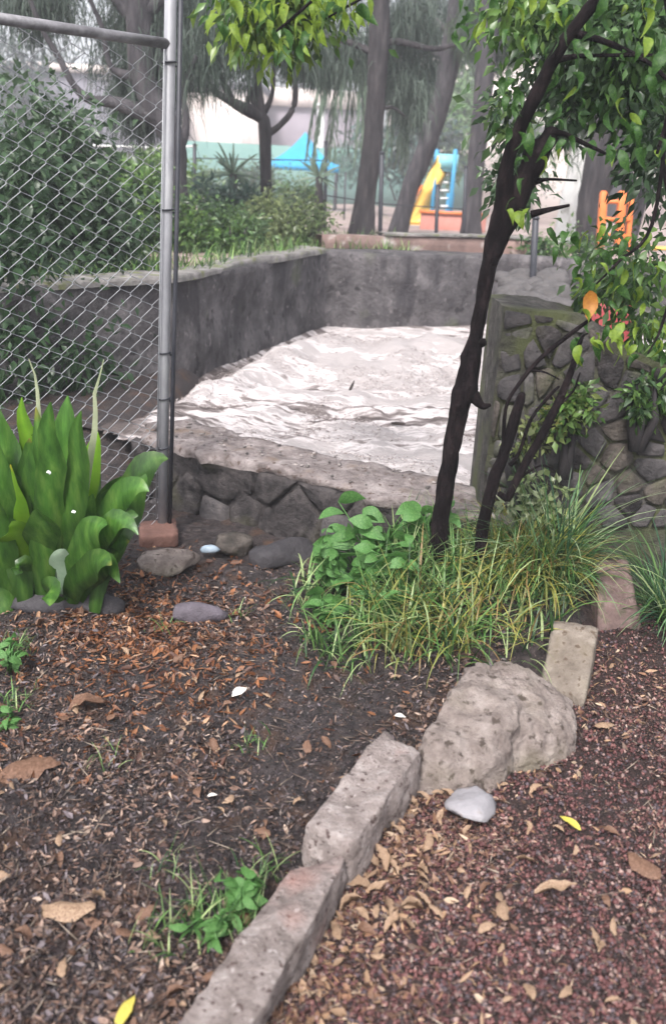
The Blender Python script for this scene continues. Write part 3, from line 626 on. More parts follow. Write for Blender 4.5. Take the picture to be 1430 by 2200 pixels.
for k, (cnt, rng, side, szs, grp, lab, meshes) in enumerate([
        (90, (-20, 1050, 1260, 2180), -1, (.02, .05), 'dry leaves strewn on the soil', 'dry fallen leaf lying on the soil left of the kerb stones', DL),
        (44, (680, 1400, 1450, 2190), 1, (.02, .05), 'dry leaves strewn on the gravel', 'dry tan fallen leaf lying on the red gravel', [DL[0], DL[1], DL[4], DL[5], DL[2]]),
        (34, (660, 960, 1700, 2000), 1, (.035, .065), 'dry leaves heaped along the kerb', 'curled tan leaf in the heap against the right side of the kerb stones', [DL[0], DL[1], DL[4], DL[5]])]):
    xy = scatter_poly(cnt, *rng, side); zz = (gvz if side == 1 else gz)(xy[:, 0], xy[:, 1])
    for (x, y), z in zip(xy, zz): fallen((x, y, z+.014), R.uniform(*szs), R.choice(meshes), lab, grp, None, .6)
YL = leafmesh('fallen_leaf', M['yleaf'], 1, .35, .05, .2, 6, .05, 5, .02); PL = leafmesh('fallen_leaf', M['paleleaf'], 1, .5, .05, .2, 6, .05, 6, .02)
for (u, v, s, me, lab, rz) in [(1222, 1775, .06, YL, 'bright yellow fallen leaf on the gravel right of the pale grey stone', 2.3), (515, 1482, .06, PL, 'pale straw coloured leaf pointing at the viewer on the dark soil', .9),
        (860, 1530, .035, PL, 'whitish leaf scrap behind the big grey rock', .2), (1085, 1958, .065, DL[1], 'broad tan leaf standing out on the red gravel', 1.4), (1190, 1930, .09, DL[0], 'longest tan leaf on the red gravel, lying crosswise', .1),
        (1380, 1870, .09, DL[3], 'long brown leaf on the gravel at the right edge', 2.2), (195, 1500, .13, DL[2], 'large curled greyish brown leaf among the rusty litter', .5), (730, 1985, .05, DL[1], 'tan leaf upright below the kerb stones in the lower middle', 1.6),
        (650, 1985, .045, DL[1], 'round tan leaf next to the nearest kerb stone', 1.2), (456, 1692, .025, PL, 'small white scrap on the dark soil', .2), (60, 1645, .16, DL[3], 'big pinkish brown leaf flat on the soil at the left edge', .4),
        (140, 1930, .13, DL[1], 'big tan withered leaf near the lower left corner', 3.0), (270, 2160, .07, YL, 'yellowish leaf at the bottom left of the nearest kerb stone', 1.3), (1300, 1560, .07, DL[1], 'broad tan leaf in front of the tan block', .3)]:
    p = G(u, v, .02); side = p[0] > xcurb(p[1]); z = float((gvz if side else gz)(np.array([p[0]]), np.array([p[1]]))[0]); fallen((p[0], p[1], z+.018), s, me, lab, None, rz, .15)
p = G(448, 1180, .03); V, F = rock(p, (.045, .02, .018), 31, 2, 5, .2); mk('litter_scrap', V, F, M['litterblue'], smooth=True, label='crumpled pale blue plastic scrap at the foot of the low wall', cat='litter')

# ------------------------------------------------------------------ chain link fence
FB = G(347, 1135, 0.02)                        # post foot
ptop = P(368, -60, FB[1])
RA = P(366, 95, FB[1]); HR = RA[2]
RB = G(0, 40, HR) if ray(0, 40)[2] > 0 else P(0, 40, FB[1])
d_ = ray(0, 40); RB = CP+d_*((HR-CAMH)/d_[2])
fd = nrm((RB-RA)*[1, 1, 0]); RB2 = RA+(RB-RA)*1.25
print('fence', FB, RA, RB)
fence = thing('chain_link_fence', FB, 'galvanised chain link fence panel with tall post and top rail at the left', 'fence')
V, F = tube([FB-[0, 0, .15], (FB+ptop)/2, ptop], [.021, .021, .021], 14, .02, 1); mk('post', V, F, M['galv'], fence, smooth=True)
off = np.array([.036, -.01, 0])
V, F = tube([FB+off, (FB+ptop)/2+off+[.003, 0, 0], ptop+off], [.009]*3, 8); mk('gate_bar', V, F, M['darkiron'], fence, smooth=True)
V, F = tube([RA, (RA+RB2)/2, RB2], [.017]*3, 12, .03, 2); mk('top_rail', V, F, M['rail'], fence, smooth=True)
for zf in (.17, .27, .36, .62, .86):
    c = FB+(ptop-FB)*zf; V, F = tube([c+[.026*math.cos(a), .026*math.sin(a), .002*a] for a in np.linspace(0, 6.5, 12)], [.0035]*12, 5); mk('tie_wire', V, F, M['darkiron'], fence, smooth=True)
# zig-zag wires sharing one mesh
PITCHW = .046; ZA, ZB = .024, .046; L_ = HR-.03; pts = []; zc = 0.; k = 0
while zc < L_:
    s_ = 1 if k % 2 else -1; pts += [(s_*PITCHW*.5, -.004*s_, zc-.004), (s_*PITCHW*.5, .004*s_, zc+.004)]
    zc += ZA if k % 2 == 0 else ZB; k += 1
def low_tube(pts, r):
    V, F = tube(pts, [r]*len(pts), 4, cap=False); return V, F
V, F = low_tube(np.array(pts), .0015); wm = data('wire', V, F, M['wire'], smooth=True)
ang = math.atan2(fd[1], fd[0]); totl = np.linalg.norm((RB2-RA)[:2]); nW_ = int(totl/PITCHW)
lean = (ptop-FB)/(ptop-FB)[2]
sag = lambda a: 0
for k in range(nW_+8):
    o = bpy.data.objects.new('wire', wm); COL.objects.link(o); o.parent = fence
    p = fd*((k+.9)*PITCHW); o.location = (p[0], p[1], .02+((k*ZA) % (ZA+ZB))-.03); o.rotation_euler = (0, math.atan(lean[0]/fd[0]) if abs(fd[0]) > .1 else 0, ang)
V, F = tube([FB+fd*.02+[0, -.02, .05], RA+fd*.02+[0, -.02, -.02]], [.003, .003], 5); mk('tension_bar', V, F, M['wire'], fence, smooth=True)

# ------------------------------------------------------------------ broad strap-leaf plant at the left
def strap(base, tip, width, arch, n=10, fold=.18, twist=0., seed=0, cup=0):
    base = np.array(base); tip = np.array(tip); L = np.linalg.norm(tip-base); q = np.random.RandomState(seed)
    up = np.array([0, 0, 1.]); mid = base*.45+tip*.55+up*arch*L
    V = []
    for i in range(n+1):
        t = i/n; p = (1-t)**2*base+2*t*(1-t)*mid+t*t*tip; d = nrm(2*(1-t)*(mid-base)+2*t*(tip-mid))
        view = nrm(np.array([0, -1, .35])+.4*q.randn(3)*0); side = nrm(np.cross(d, view)); nor = np.cross(side, d)
        a = twist*(t-.3); side2 = side*math.cos(a)+nor*math.sin(a); nor2 = np.cross(side2, d)
        w_ = width*.5*(math.sin(math.pi*min(1, .10+.9*t))**.75 if t > .3 else .45+.55*(t/.3)*math.sin(math.pi*.37)**.75)
        if t == 1: w_ = .002
        wv = .06*w_*math.sin(t*11+seed)
        V += [p-side2*w_-nor2*fold*w_*1.2+nor2*wv, p-side2*w_*.5-nor2*fold*w_*.3, p, p+side2*w_*.5-nor2*fold*w_*.3, p+side2*w_-nor2*fold*w_*1.2-nor2*wv]
    F = [[i*5+k, i*5+k+1, i*5+k+6, i*5+k+5] for i in range(n) for k in range(4)]
    return np.array(V), np.array(F)
pb = G(110, 1300, 0); plant = thing('broad_leaf_plant', pb, 'lush clump of broad glossy green strap leaves below the chain link fence', 'plant')
def strap_leaf(b_, tip, wd, mt, ar, tw, seed, cup=.35):
    V, F = strap(b_, tip, wd*1.35, ar*1.25, 14, cup*.3, tw, seed); q = np.random.RandomState(seed)
    V = V+np.array([0, 0, 1])*0+np.c_[.02*vn(V*9, seed), .012*vn(V*9, seed+1), .008*vn(V*14, seed+2)]
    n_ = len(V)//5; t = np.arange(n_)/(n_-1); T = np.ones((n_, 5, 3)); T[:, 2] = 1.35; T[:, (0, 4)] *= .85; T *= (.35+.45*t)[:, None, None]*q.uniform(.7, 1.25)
    wd = wd*1.2
    if q.rand() < .25: T[-1:] = [2.5, 1.0, 1.2]
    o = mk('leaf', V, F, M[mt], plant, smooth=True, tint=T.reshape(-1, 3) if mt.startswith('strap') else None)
    if mt == 'strap_y': o['label'] = 'yellow green leaf'
lv = [(-15, 850, .095, 'strap', .05), (48, 855, .085, 'strap_y', .03), (75, 875, .08, 'strap', -.04), (112, 862, .085, 'strap', -.02), (148, 850, .095, 'strap', .02), (172, 880, .08, 'strap', .05), (214, 925, .08, 'strap_y', .10),
      (357, 987, .075, 'strap', .38), (340, 1010, .06, 'strap', .25), (295, 1105, .075, 'strap', .32), (285, 1165, .07, 'strap', .30), (245, 1215, .07, 'strap', .28), (180, 1270, .07, 'strap', .25), (18, 1000, .095, 'strap_y', .05), (60, 950, .08, 'strap', .1),
      (-90, 1000, .10, 'strap', .2), (10, 1130, .09, 'strap_y', .3), (-60, 1180, .09, 'strap', .3), (120, 1050, .07, 'palegreen', .0), (255, 1040, .06, 'strap', .15), (200, 1060, .085, 'strap', .08), (30, 1380, .07, 'strap', .45), (-20, 1330, .08, 'strap', .4), (115, 1300, .07, 'strap', .35),
      (70, 770, .02, 'strap_p', .0), (222, 770, .018, 'strap_p', .0), (150, 1180, .06, 'palegreen', .2), (90, 1100, .09, 'strap', .2), (230, 1130, .08, 'strap', .3), (330, 1060, .07, 'strap', .45), (300, 1150, .06, 'strap', .5), (265, 1250, .06, 'strap', .45), (-40, 900, .09, 'strap', .1), (190, 1240, .07, 'strap', .4), (40, 1220, .09, 'strap', .35)]
for k, (u1, v1, wd, mt, ar) in enumerate(lv):
    y0 = pb[1]+R.uniform(-.04, .06); b_ = P(u1*.3+75+R.uniform(-25, 25), 1285, y0); b_[2] = 0
    strap_leaf(b_, P(u1, v1, pb[1]+R.uniform(-.18, .10)-(.08 if v1 > 1050 else 0)), wd, mt, ar, R.uniform(-.9, .9), k)
for k in range(26):
    u1 = R.uniform(-50, 270); y0 = pb[1]+R.uniform(0, .25); b_ = P(u1*.4+60, 1285, y0); b_[2] = 0
    strap_leaf(b_, P(u1, R.uniform(930, 1200), y0+R.uniform(-.12, .1)), R.uniform(.05, .085), 'strap', R.uniform(.05, .35), R.uniform(-.9, .9), 50+k)
WF = leafmesh('petal', M['white'], 1, .7, .1, .3, 4)
for (u, v) in ((105, 1015), (158, 1100)):
    f_ = thing('fallen_petal', P(u, v, pb[1]-.16), 'small white petal caught among the broad green leaves', 'petal', 'white petals among the broad leaves')
    for a in range(2):
        o = bpy.data.objects.new('petal', WF); COL.objects.link(o); o.parent = f_; o.scale = (.016,)*3; o.rotation_euler = (R.uniform(0, 1), R.uniform(-1, 1), a*2+R.random())

# ------------------------------------------------------------------ foliage generators
def tri_leaves(C, Dr, L, W, droop=.3, seed=0):
    """folded pointed leaves, 4 triangles each"""
    n = len(C); D = nrm(Dr); q = np.random.RandomState(seed); rnd = nrm(q.randn(n, 3)+np.array([0, -.6, .8])); S = nrm(np.cross(D, rnd)); N_ = np.cross(S, D)
    L = L[:, None]; W = W[:, None]
    b = C; l = C+D*L*.45+S*W*.5+N_*W*.15; mm = C+D*L*.5; r = C+D*L*.45-S*W*.5+N_*W*.15; tp = C+D*L-N_*L*droop*.5+np.array([0, 0, -1])*L*droop*.3
    V = np.stack([b, l, mm, r, tp], 1).reshape(-1, 3); f = np.array([(0, 2, 1), (0, 3, 2), (1, 2, 4), (2, 3, 4)])
    return V, (f[None]+np.arange(n)[:, None, None]*5).reshape(-1, 3)
def clumps(c, r, n, L, W, seed=0, nc=40, down=.5, shell=.5, cl=.22):
    q = np.random.RandomState(seed); d = nrm(q.randn(nc, 3)); rr = (shell+(1-shell)*q.rand(nc, 1)); cc = np.array(c)+d*rr*np.array(r)
    k = q.randint(0, nc, n); size = np.array(r).mean()*cl*q.uniform(.6, 1.5, nc); off = q.randn(n, 3)*size[k][:, None]*.6
    C = cc[k]+off; D = nrm(off)+q.randn(n, 3)*.6+np.array([0, 0, -down]); Ls = L*q.uniform(.6, 1.3, n)
    V, F = tri_leaves(C, D, Ls, Ls*W/L*q.uniform(.8, 1.2, n), .3, seed); return V, F, k
def tints(n, cols, k=None, var=.3, rep=5, seed=0):
    q = np.random.RandomState(seed); cols = np.array(cols)
    base = cols[q.randint(0, len(cols), n)] if k is None else cols[(q.randint(0, len(cols), k.max()+1))[k]]*.6+cols[q.randint(0, len(cols), n)]*.4
    return np.repeat(base*(1+q.uniform(-var, var, (n, 1))), rep, 0)
DG = [(.022, .05, .02), (.035, .075, .028), (.06, .11, .05), (.10, .16, .085)]
LG = [(.07, .15, .03), (.12, .22, .05), (.18, .28, .08), (.05, .10, .03)]
BG_ = [(.035, .06, .05), (.06, .085, .07), (.09, .11, .10), (.13, .16, .14)]
def bush(name, c, r, n, L, W, cols, label, seed, nc=40, stems=5, down=.4, base=None, cat='shrub', group=None):
    bz = base if base is not None else c[2]-r[2]
    t = thing(name, (c[0], c[1], bz), label, cat, group)
    V, F, k = clumps(c, r, n, L, W, seed, nc, down, .25, .3); mk('foliage', V, F, M['leafy'], t, tint=tints(n, cols, k, .3, 5, seed), kind='stuff')
    q = random.Random(seed); T = []
    for s_ in range(stems):
        a = q.uniform(0, 6.28); e = (c[0]+math.cos(a)*r[0]*.6, c[1]+math.sin(a)*r[1]*.6, c[2]+r[2]*.4); b_ = (c[0]+math.cos(a)*r[0]*.12, c[1]+math.sin(a)*r[1]*.12, bz-.1)
        T.append(tube([b_, ((b_[0]+e[0])/2+q.uniform(-.05, .05), (b_[1]+e[1])/2, (b_[2]+e[2])/2), e], [.02, .014, .005], 6))
    tubes_obj('stem', T, M['bark_brown'], t); return t
def strands(C, L, n_seg=3, wd=.012, seed=0, sway=.55, lean=None):
    """hanging tapering ribbons"""
    n = len(C); q = np.random.RandomState(seed); a = q.uniform(0, 6.28, n); S = np.stack([np.cos(a), np.sin(a)*.4, 0*a], 1); h = q.randn(n, 3)*[sway, sway, .15]
    if lean is not None: h = h+lean
    V = []
    for i in range(n_seg+1):
        t = i/n_seg; p = C+h*L[:, None]*(t-.35*t*t)+np.array([0, 0, -1.])*L[:, None]*t*t*.9; ww = wd*(1-.75*t)
        V += [p-S*ww, p+S*ww]
    V = np.stack(V, 1); kk = 2*(n_seg+1); f = np.array([(2*i, 2*i+1, 2*i+3, 2*i+2) for i in range(n_seg)])
    return V.reshape(-1, 3), (f[None]+np.arange(n)[:, None, None]*kk).reshape(-1, 4), kk
def weeping(t, blobs, n, L, wd, cols, seed, nm='foliage'):
    A = Acc(); q = np.random.RandomState(seed)
    for bi, (c, r) in enumerate(blobs):
        nn_ = max(50, int(n/len(blobs))); nc = 26; d = nrm(q.randn(nc, 3)); cc = np.array(c)+d*q.rand(nc, 1)**.5*np.array(r)
        k = q.randint(0, nc, nn_); C = cc[k]+q.randn(nn_, 3)*np.array(r).mean()*.2*np.array([1, 1, 1.5])
        Ls = L*q.uniform(.4, 1.3, nn_); V, F, kk = strands(C, Ls, 3, wd, seed+bi)
        A.add(V, F, tints(nn_, cols, k, .3, kk, seed+bi))
    V, F, T = A.out(); return mk(nm, V, F, M['needle'], t, tint=T, kind='stuff')

# ------------------------------------------------------------------ shrubs and plants on the far bank and left
bush('dark_shrub', P(60, 470, 6.1), (.72, .7, .70), 15000, .085, .035, DG, 'large dark green shrub behind the chain link fence', 101, 70, 7, .5, base=.2)
bush('dark_shrub', P(-60, 740, 5.1), (.8, .6, .7), 9000, .085, .035, DG[:3], 'dark low shrub overhanging the water at the left edge behind the fence', 102, 40, 5, .6, base=.1)
bush('dark_shrub', P(170, 560, 7.2), (.75, .5, .38), 8000, .07, .03, DG[1:], 'mid green shrub hanging over the far wall behind the fence mesh', 103, 40, 5, .5, base=.6)
bush('light_shrub', P(300, 480, 8.3), (.6, .4, .42), 7000, .065, .028, LG, 'bright green shrub on the far bank left of the tall post', 104, 34, 5, .3)
bush('light_shrub', P(480, 505, 8.5), (.55, .35, .24), 6500, .065, .025, LG+DG[2:], 'bright green shrub on the far bank just right of the tall post', 105, 34, 5, .3)
bush('light_shrub', P(320, 380, 12), (.6, .5, .45), 2600, .10, .045, LG[:3], 'pale yellow green shrub further back left of the post', 106, 30, 5, .3)
bush('grey_green_shrub', P(620, 490, 9.6), (.5, .4, .26), 5500, .06, .022, [(.12, .17, .07), (.2, .24, .1), (.08, .12, .05)], 'olive green shrub at the corner of the far wall', 107, 30, 5, .2)
bush('blue_green_shrub', P(490, 455, 10.4), (.6, .4, .3), 2800, .12, .03, [(.07, .13, .10), (.13, .2, .16), (.05, .09, .06)], 'blue green shrub below the spiky yucca', 108, 30, 5, .1)
bush('far_hedge', P(870, 330, 30), (1.8, 1, 1.3), 2500, .22, .1, BG_+[(.10, .2, .17)], 'blue green bush left of the slide', 109, 26, 4, .3)
bush('far_bush', P(970, 260, 34), (1.6, 1, 1.9), 2500, .25, .12, [(.14, .24, .10), (.2, .3, .14)], 'light green bush behind the slide tower', 110, 26, 4, .3)
for k, (u, v, y, r, cols, lab) in enumerate([(420, 400, 24, (1.0, .6, .55), LG, 'bright low bush on the playground left of the first yucca'), (545, 392, 27, (1.3, .7, .5), BG_+LG, 'grey green low bush left of the canopy posts'), (640, 425, 20, (.8, .5, .28), LG+DG, 'low bush in front of the canopy'), (745, 352, 36, (1.6, .8, .8), [(.1, .2, .16), (.16, .28, .2)], 'teal green bush right of the canopy'), (1125, 330, 30, (1.6, .8, 1.3), LG+BG_, 'bushy green plant behind the thin foreground tree'), (1220, 560, 9.5, (.5, .4, .25), LG+DG, 'low green bush beyond the rubble wall')]):
    bush('park_bush', P(u, v, y), r, 2200, .02*y**.5, .009*y**.5, cols, lab, 150+k, 26, 4, .2)
def rosette(name, c, n, L, wd, label, seed, mt='leafy', col=(.08, .14, .08), hang=.3, stem=None):
    q = np.random.RandomState(seed); c = np.array(c); foot = np.array([c[0], c[1], float(farz(np.array([c[0]]), np.array([c[1]]))[0])])
    t = thing(name, foot, label, 'plant')
    V, F = tube([foot-[0, 0, .1], (foot+c)/2+[.02, 0, 0], c], [.07, .06, .05], 8, .1, seed); mk('trunk', V, F, M['bark_brown'], t, smooth=True)
    me = []
    for k in range(n):
        a = q.uniform(0, 6.28); e = q.uniform(-.5, 1.3); d = np.array([math.cos(a)*math.cos(e), math.sin(a)*math.cos(e), math.sin(e)]); tip = c+d*L*q.uniform(.75, 1.1)-[0, 0, hang*L*(1-math.sin(e))*.4]
        V, F = strap(c, tip, wd, .12, 5, .2, 0, k); mk('leaf', V, F, M['yucca'], t, smooth=True)
M['yucca'] = mat('yucca_leaf', [(.05, .09, .06), (.12, .17, .12), (.2, .25, .19)], 6, .5, .2, .003, transl=.2)
rosette('yucca', P(500, 375, 11.2), 30, .38, .03, 'spiky yucca left of the forked tree', 3)
rosette('yucca', P(685, 382, 13.0), 22, .34, .03, 'spiky yucca in front of the turquoise canopy', 4, hang=.1)

# palm with feathery fronds
pc = P(790, 110, 17); foot = np.array([pc[0]+.2, pc[1]+.4, .5]); palm = thing('palm_tree', foot, 'palm with hanging feathery fronds beside the straight trunk', 'palm')
V, F = tube([foot-[0, 0, .1], pc], [.13, .11], 9, .08, 2); mk('trunk', V, F, M['bark_grey'], palm, smooth=True)
for k in range(13):
    A = Acc(); a = -math.pi+k*.5; rr = np.array([math.cos(a), math.sin(a)*.8, 0]); q = np.random.RandomState(k); L = 1.4+.4*q.rand()
    rach = [pc+rr*L*t*(1.05-.45*t)+np.array([0, 0, .5*t-1.9*t*t]) for t in np.linspace(0, 1, 16)]
    rach = np.array(rach); T = nrm(np.gradient(rach, axis=0)); S = nrm(np.cross(T, [0, 0, 1])+1e-3)
    C = []; D = []
    for i in range(2, 16):
        for s_ in (-1, 1):
            for jj in (0, .5): C.append(rach[i]-T[i]*jj*.1); D.append(S[i]*s_*.25+T[i]*.35+np.array([0, 0, -.9]))
    C = np.array(C); D = np.array(D); V, F = tri_leaves(C, D, np.full(len(C), .5), np.full(len(C), .04), .3, k); mk('frond', V, F, M['yucca'], palm)

# ------------------------------------------------------------------ trees of the park
def px_tube(path, y, n=10, bump=.1, seed=0, sub=4, dy=0.):
    pts = [P(u, v, y+dy*i) for i, (u, v, r) in enumerate(path)]; rad = [r/FPX*y*1.0 for (u, v, r) in path]; return tube(pts, rad, n, bump, seed, sub)
def tree(name, label, y, trunk, branches, blobs, n, L, wd, cols, mt, seed, cat='tree', foliage='weep', group=None):
    b_ = P(trunk[0][0], trunk[0][1], y); t = thing(name, b_, label, cat, group)
    V, F = px_tube(trunk, y, 12, .13, seed); mk('trunk', V, F, M[mt], t, smooth=True)
    for k, br in enumerate(branches):
        V, F = px_tube(br, y, 7, .12, seed+k+1, 4, R.uniform(-.05, .05)); mk('branch', V, F, M[mt], t, smooth=True)
    bl = [(P(u, v, y+dy), (ru/FPX*y, ru/FPX*y*.9, rv/FPX*y)) for (u, v, ru, rv, dy) in blobs]
    if bl:
        if foliage == 'weep': weeping(t, bl, n, L, wd, cols, seed, 'crown')
        else:
            A = Acc()
            for bi, (c, r) in enumerate(bl):
                m_ = int(n/len(bl)); V, F, k = clumps(c, r, m_, L, wd, seed+bi, 22, .5, .2, .3); A.add(V, F, tints(m_, cols, k, .3, 5, seed+bi))
            V, F, T = A.out(); mk('crown', V, F, M['leafy'], t, tint=T, kind='stuff')
    return t
WG = [(.022, .038, .028), (.045, .068, .05), (.08, .115, .085), (.14, .18, .145)]
tree('weeping_tree', 'gnarled old weeping tree right behind the fence post', 9.0,
     [(398, 560, 22), (385, 470, 24), (378, 380, 22), (372, 310, 24), (345, 240, 28), (312, 180, 24), (302, 90, 26), (295, -60, 26), (300, -300, 18)],
     [[(330, 260, 26), (360, 200, 14), (345, 120, 9), (350, 20, 8), (370, -120, 6)], [(330, 250, 18), (250, 222, 12), (195, 215, 9), (160, 185, 7), (125, 120, 6), (90, 60, 5), (40, -60, 4)], [(300, 170, 12), (245, 150, 6), (228, 110, 5), (220, 60, 5), (180, -30, 4)],
      [(378, 330, 16), (400, 270, 7), (395, 200, 6), (420, 120, 5)], [(300, 60, 14), (180, -80, 8), (60, -160, 5)], [(300, 40, 14), (420, -60, 8), (520, -150, 5)]],
     [(300, 60, 110, 120, .4), (400, 70, 80, 110, .2), (300, 200, 70, 80, .4), (480, 40, 90, 90, .4), (60, -10, 90, 40, .3)], 15000, .26, .006, WG, 'bark_grey', 201)
tree('forked_tree', 'small tree with candelabra fork in front of the cream building', 10.5,
     [(578, 520, 14), (572, 430, 11), (570, 340, 12), (568, 270, 13), (562, 240, 9), (556, 180, 6), (550, 90, 5)],
     [[(566, 255, 11), (530, 236, 13), (490, 215, 8), (455, 190, 6), (440, 150, 5), (432, 60, 5), (425, -60, 4)], [(500, 220, 8), (475, 165, 6), (455, 110, 5), (450, 20, 4)], [(570, 290, 8), (600, 270, 6), (628, 235, 6), (634, 190, 6), (626, 100, 5), (625, 0, 4)],
      [(545, 238, 7), (545, 190, 5), (548, 140, 4)], [(530, 236, 6), (535, 190, 4), (525, 120, 4)], [(565, 245, 7), (585, 200, 4), (590, 110, 4)]],
     [(530, 40, 110, 50, 0), (640, 60, 70, 50, .2), (440, 20, 60, 50, 0), (650, 120, 40, 30, .2)], 8000, .22, .006, WG, 'bark_brown', 220)
tree('straight_tree', 'thickest straight dark trunk left of the slide', 12.0,
     [(775, 515, 30), (783, 440, 22), (798, 330, 20), (807, 200, 19), (815, 80, 19), (812, -60, 18), (810, -350, 15)],
     [[(812, 120, 8), (760, 95, 6), (700, 80, 5), (660, 90, 4)], [(815, 90, 8), (860, 90, 6), (930, 105, 5), (980, 95, 4)], [(812, 0, 10), (880, -60, 7), (960, -100, 5)], [(812, -30, 10), (740, -100, 7), (660, -130, 5)], [(806, 240, 5), (840, 230, 3), (870, 250, 2)]],
     [(740, 90, 80, 60, .4), (880, 180, 50, 70, .5), (870, 60, 60, 60, .4), (700, 120, 40, 40, .6)], 9000, .24, .007, WG, 'bark_brown', 240)
tree('leaning_tree', 'leaning trunk above the yellow slide', 15.0,
     [(850, 520, 20), (875, 420, 19), (905, 340, 19), (935, 260, 20), (960, 160, 21), (980, 60, 24), (995, -60, 21), (1010, -300, 16)],
     [[(965, 130, 9), (915, 105, 6), (840, 85, 4)], [(975, 80, 8), (930, 40, 5), (890, 0, 4)], [(985, 0, 9), (1060, -80, 6)]],
     [(930, 60, 80, 60, .6), (890, 190, 50, 40, 1.0)], 7000, .26, .008, WG+[(.09, .13, .12)], 'bark_grey', 260)
tree('slim_tree', 'slim upright trunk between the slide and the dark thin tree', 14.0,
     [(1010, 520, 24), (1015, 430, 18), (1025, 330, 17), (1038, 200, 18), (1048, 80, 18), (1055, -60, 18), (1060, -320, 14)],
     [[(1045, 110, 8), (1090, 70, 6), (1130, 20, 4)], [(1050, 0, 9), (1000, -70, 6)]],
     [(1090, 60, 60, 60, .4), (1020, 30, 50, 50, .5)], 4500, .26, .008, WG+[(.08, .13, .05)], 'bark_grey', 280)
tree('ragged_tree', 'dark ragged trunk behind the orange posts at the right', 13.0,
     [(1262, 520, 24), (1268, 440, 26), (1285, 380, 34), (1300, 300, 36), (1305, 200, 34), (1310, 60, 32), (1312, -120, 28), (1312, -330, 20)],
     [[(1300, 350, 22), (1345, 380, 16), (1350, 450, 14), (1335, 530, 14)], [(1305, 180, 10), (1370, 120, 7), (1430, 70, 5)], [(1305, 140, 10), (1240, 80, 7), (1180, 20, 5)]],
     [(1320, 200, 110, 110, .6), (1400, 250, 60, 90, .6), (1250, 60, 100, 80, .4), (1390, 60, 70, 80, .4)], 9000, .30, .014, [(.03, .055, .03), (.05, .085, .04), (.09, .14, .07), (.14, .2, .1)], 'bark_brown', 300)
tree('pale_tree', 'white barked trunk between the thin tree and the orange posts', 16.0,
     [(1205, 540, 22), (1222, 470, 24), (1240, 400, 28), (1255, 330, 26), (1265, 230, 20), (1270, 80, 18), (1275, -160, 14)], [[(1258, 320, 10), (1300, 260, 7), (1340, 220, 5)]], [], 0, .3, .01, WG, 'bark_pale', 320)
tree('pale_tree', 'slender whitish trunk right of the orange posts', 14.0,
     [(1345, 560, 12), (1365, 470, 13), (1385, 400, 12), (1400, 320, 10), (1410, 150, 8)], [[(1370, 460, 6), (1400, 410, 5), (1425, 370, 3)]], [], 0, .3, .01, WG, 'bark_grey', 330)

# rows of distant trees closing the view
tn = 0
for (u, y, v0, v1, ru, cols) in [(40, 44, 390, -20, 170, BG_), (210, 48, 380, -60, 150, BG_), (-150, 42, 380, -80, 200, BG_), (450, 62, 370, -40, 130, BG_), (650, 58, 370, 0, 150, BG_+[(.12, .19, .1)]), (850, 52, 380, -60, 120, BG_), (980, 46, 380, 20, 90, LG+BG_), (1120, 42, 400, -40, 130, BG_+[(.12, .19, .1)]), (1330, 38, 400, -40, 120, BG_), (1500, 40, 400, -80, 150, BG_)]:
    b_ = P(u, v0, y); t = thing('park_tree', (b_[0], b_[1], 0), ['hazy grey green tree at the far left beyond the roof', 'hazy tree beyond the dark roof behind the gnarled tree', 'hazy tree outside the left edge', 'hazy tree behind the cream building', 'hazy pale tree behind the turquoise canopy', 'hazy tree behind the straight dark trunk', 'light green hazy tree behind the slide', 'hazy tree behind the thin dark foreground tree', 'hazy tree behind the ragged trunk', 'hazy tree at the far right edge'][tn], 'tree', 'distant park trees'); q = random.Random(tn)
    foot = np.array([b_[0], b_[1], 0]); topp = P(u, (v0+v1)/2, y)
    V, F = tube([foot, (foot+topp)/2, topp], [.3, .25, .15], 8, .1, tn); mk('trunk', V, F, M['bark_grey'], t, smooth=True)
    A = Acc()
    for k in range(6):
        c = P(u+q.uniform(-.7, .7)*ru, v1+(v0-v1)*q.uniform(.0, .8), y+q.uniform(-1, 1)); r = ru/FPX*y*q.uniform(.3, .5)
        V, F, kk = clumps(c, (r, r, r*.9), 240, .40, .18, 900+tn*9+k, 16, .5, .2, .3); A.add(V, F, tints(240, cols, kk, .3, 5, tn*9+k))
    V, F, T = A.out(); mk('crown', V, F, M['leafy'], t, tint=T, kind='stuff'); tn += 1

# ------------------------------------------------------------------ buildings, canopy, playground
def house(name, u0, u1, vt, vb, y, depth, mt, label, windows=(), roof=None, cat='building'):
    a = P(u0, vt, y); b_ = P(u1, vt, y); z1 = (a[2]+b_[2])/2; t = thing(name, ((a[0]+b_[0])/2, y, 0), label, cat)
    V, F = boxm((a[0], y, -.2), (b_[0], y+depth, z1)); mk('wall', V, F, M[mt], t)
    if roof: V, F = boxm((a[0]-.25, y-.25, z1), (b_[0]+.25, y+depth+.25, z1+roof[1])); mk('roof', V, F, M[roof[0]], t)
    for (wu, wv, ww, wh) in windows:
        c = P(wu, wv, y); hw, hh = ww/FPX*y/2, wh/FPX*y/2
        V, F = boxm((c[0]-hw-.06, y-.05, c[2]-hh-.06), (c[0]+hw+.06, y-.002, c[2]+hh+.06)); f_ = mk('window', V, F, M['white'], t)
        f_.location = (0, 0, 0); V, F = boxm((c[0]-hw, y-.065, c[2]-hh), (c[0]+hw, y-.052, c[2]+hh))
        o = mk('pane', V, F, M['pane'], t); o.parent = f_
    return t
house('cream_building', 388, 560, 190, 400, 50, 8, 'bpink', 'low cream rendered building behind the forked tree', [], ('bgrey', .3))
house('dark_roofed_building', -250, 345, 150, 400, 46, 10, 'bgrey', 'long grey building behind the left shrub and fence', [(215, 160, 20, 12), (50, 230, 30, 26)], ('bpink', .35))
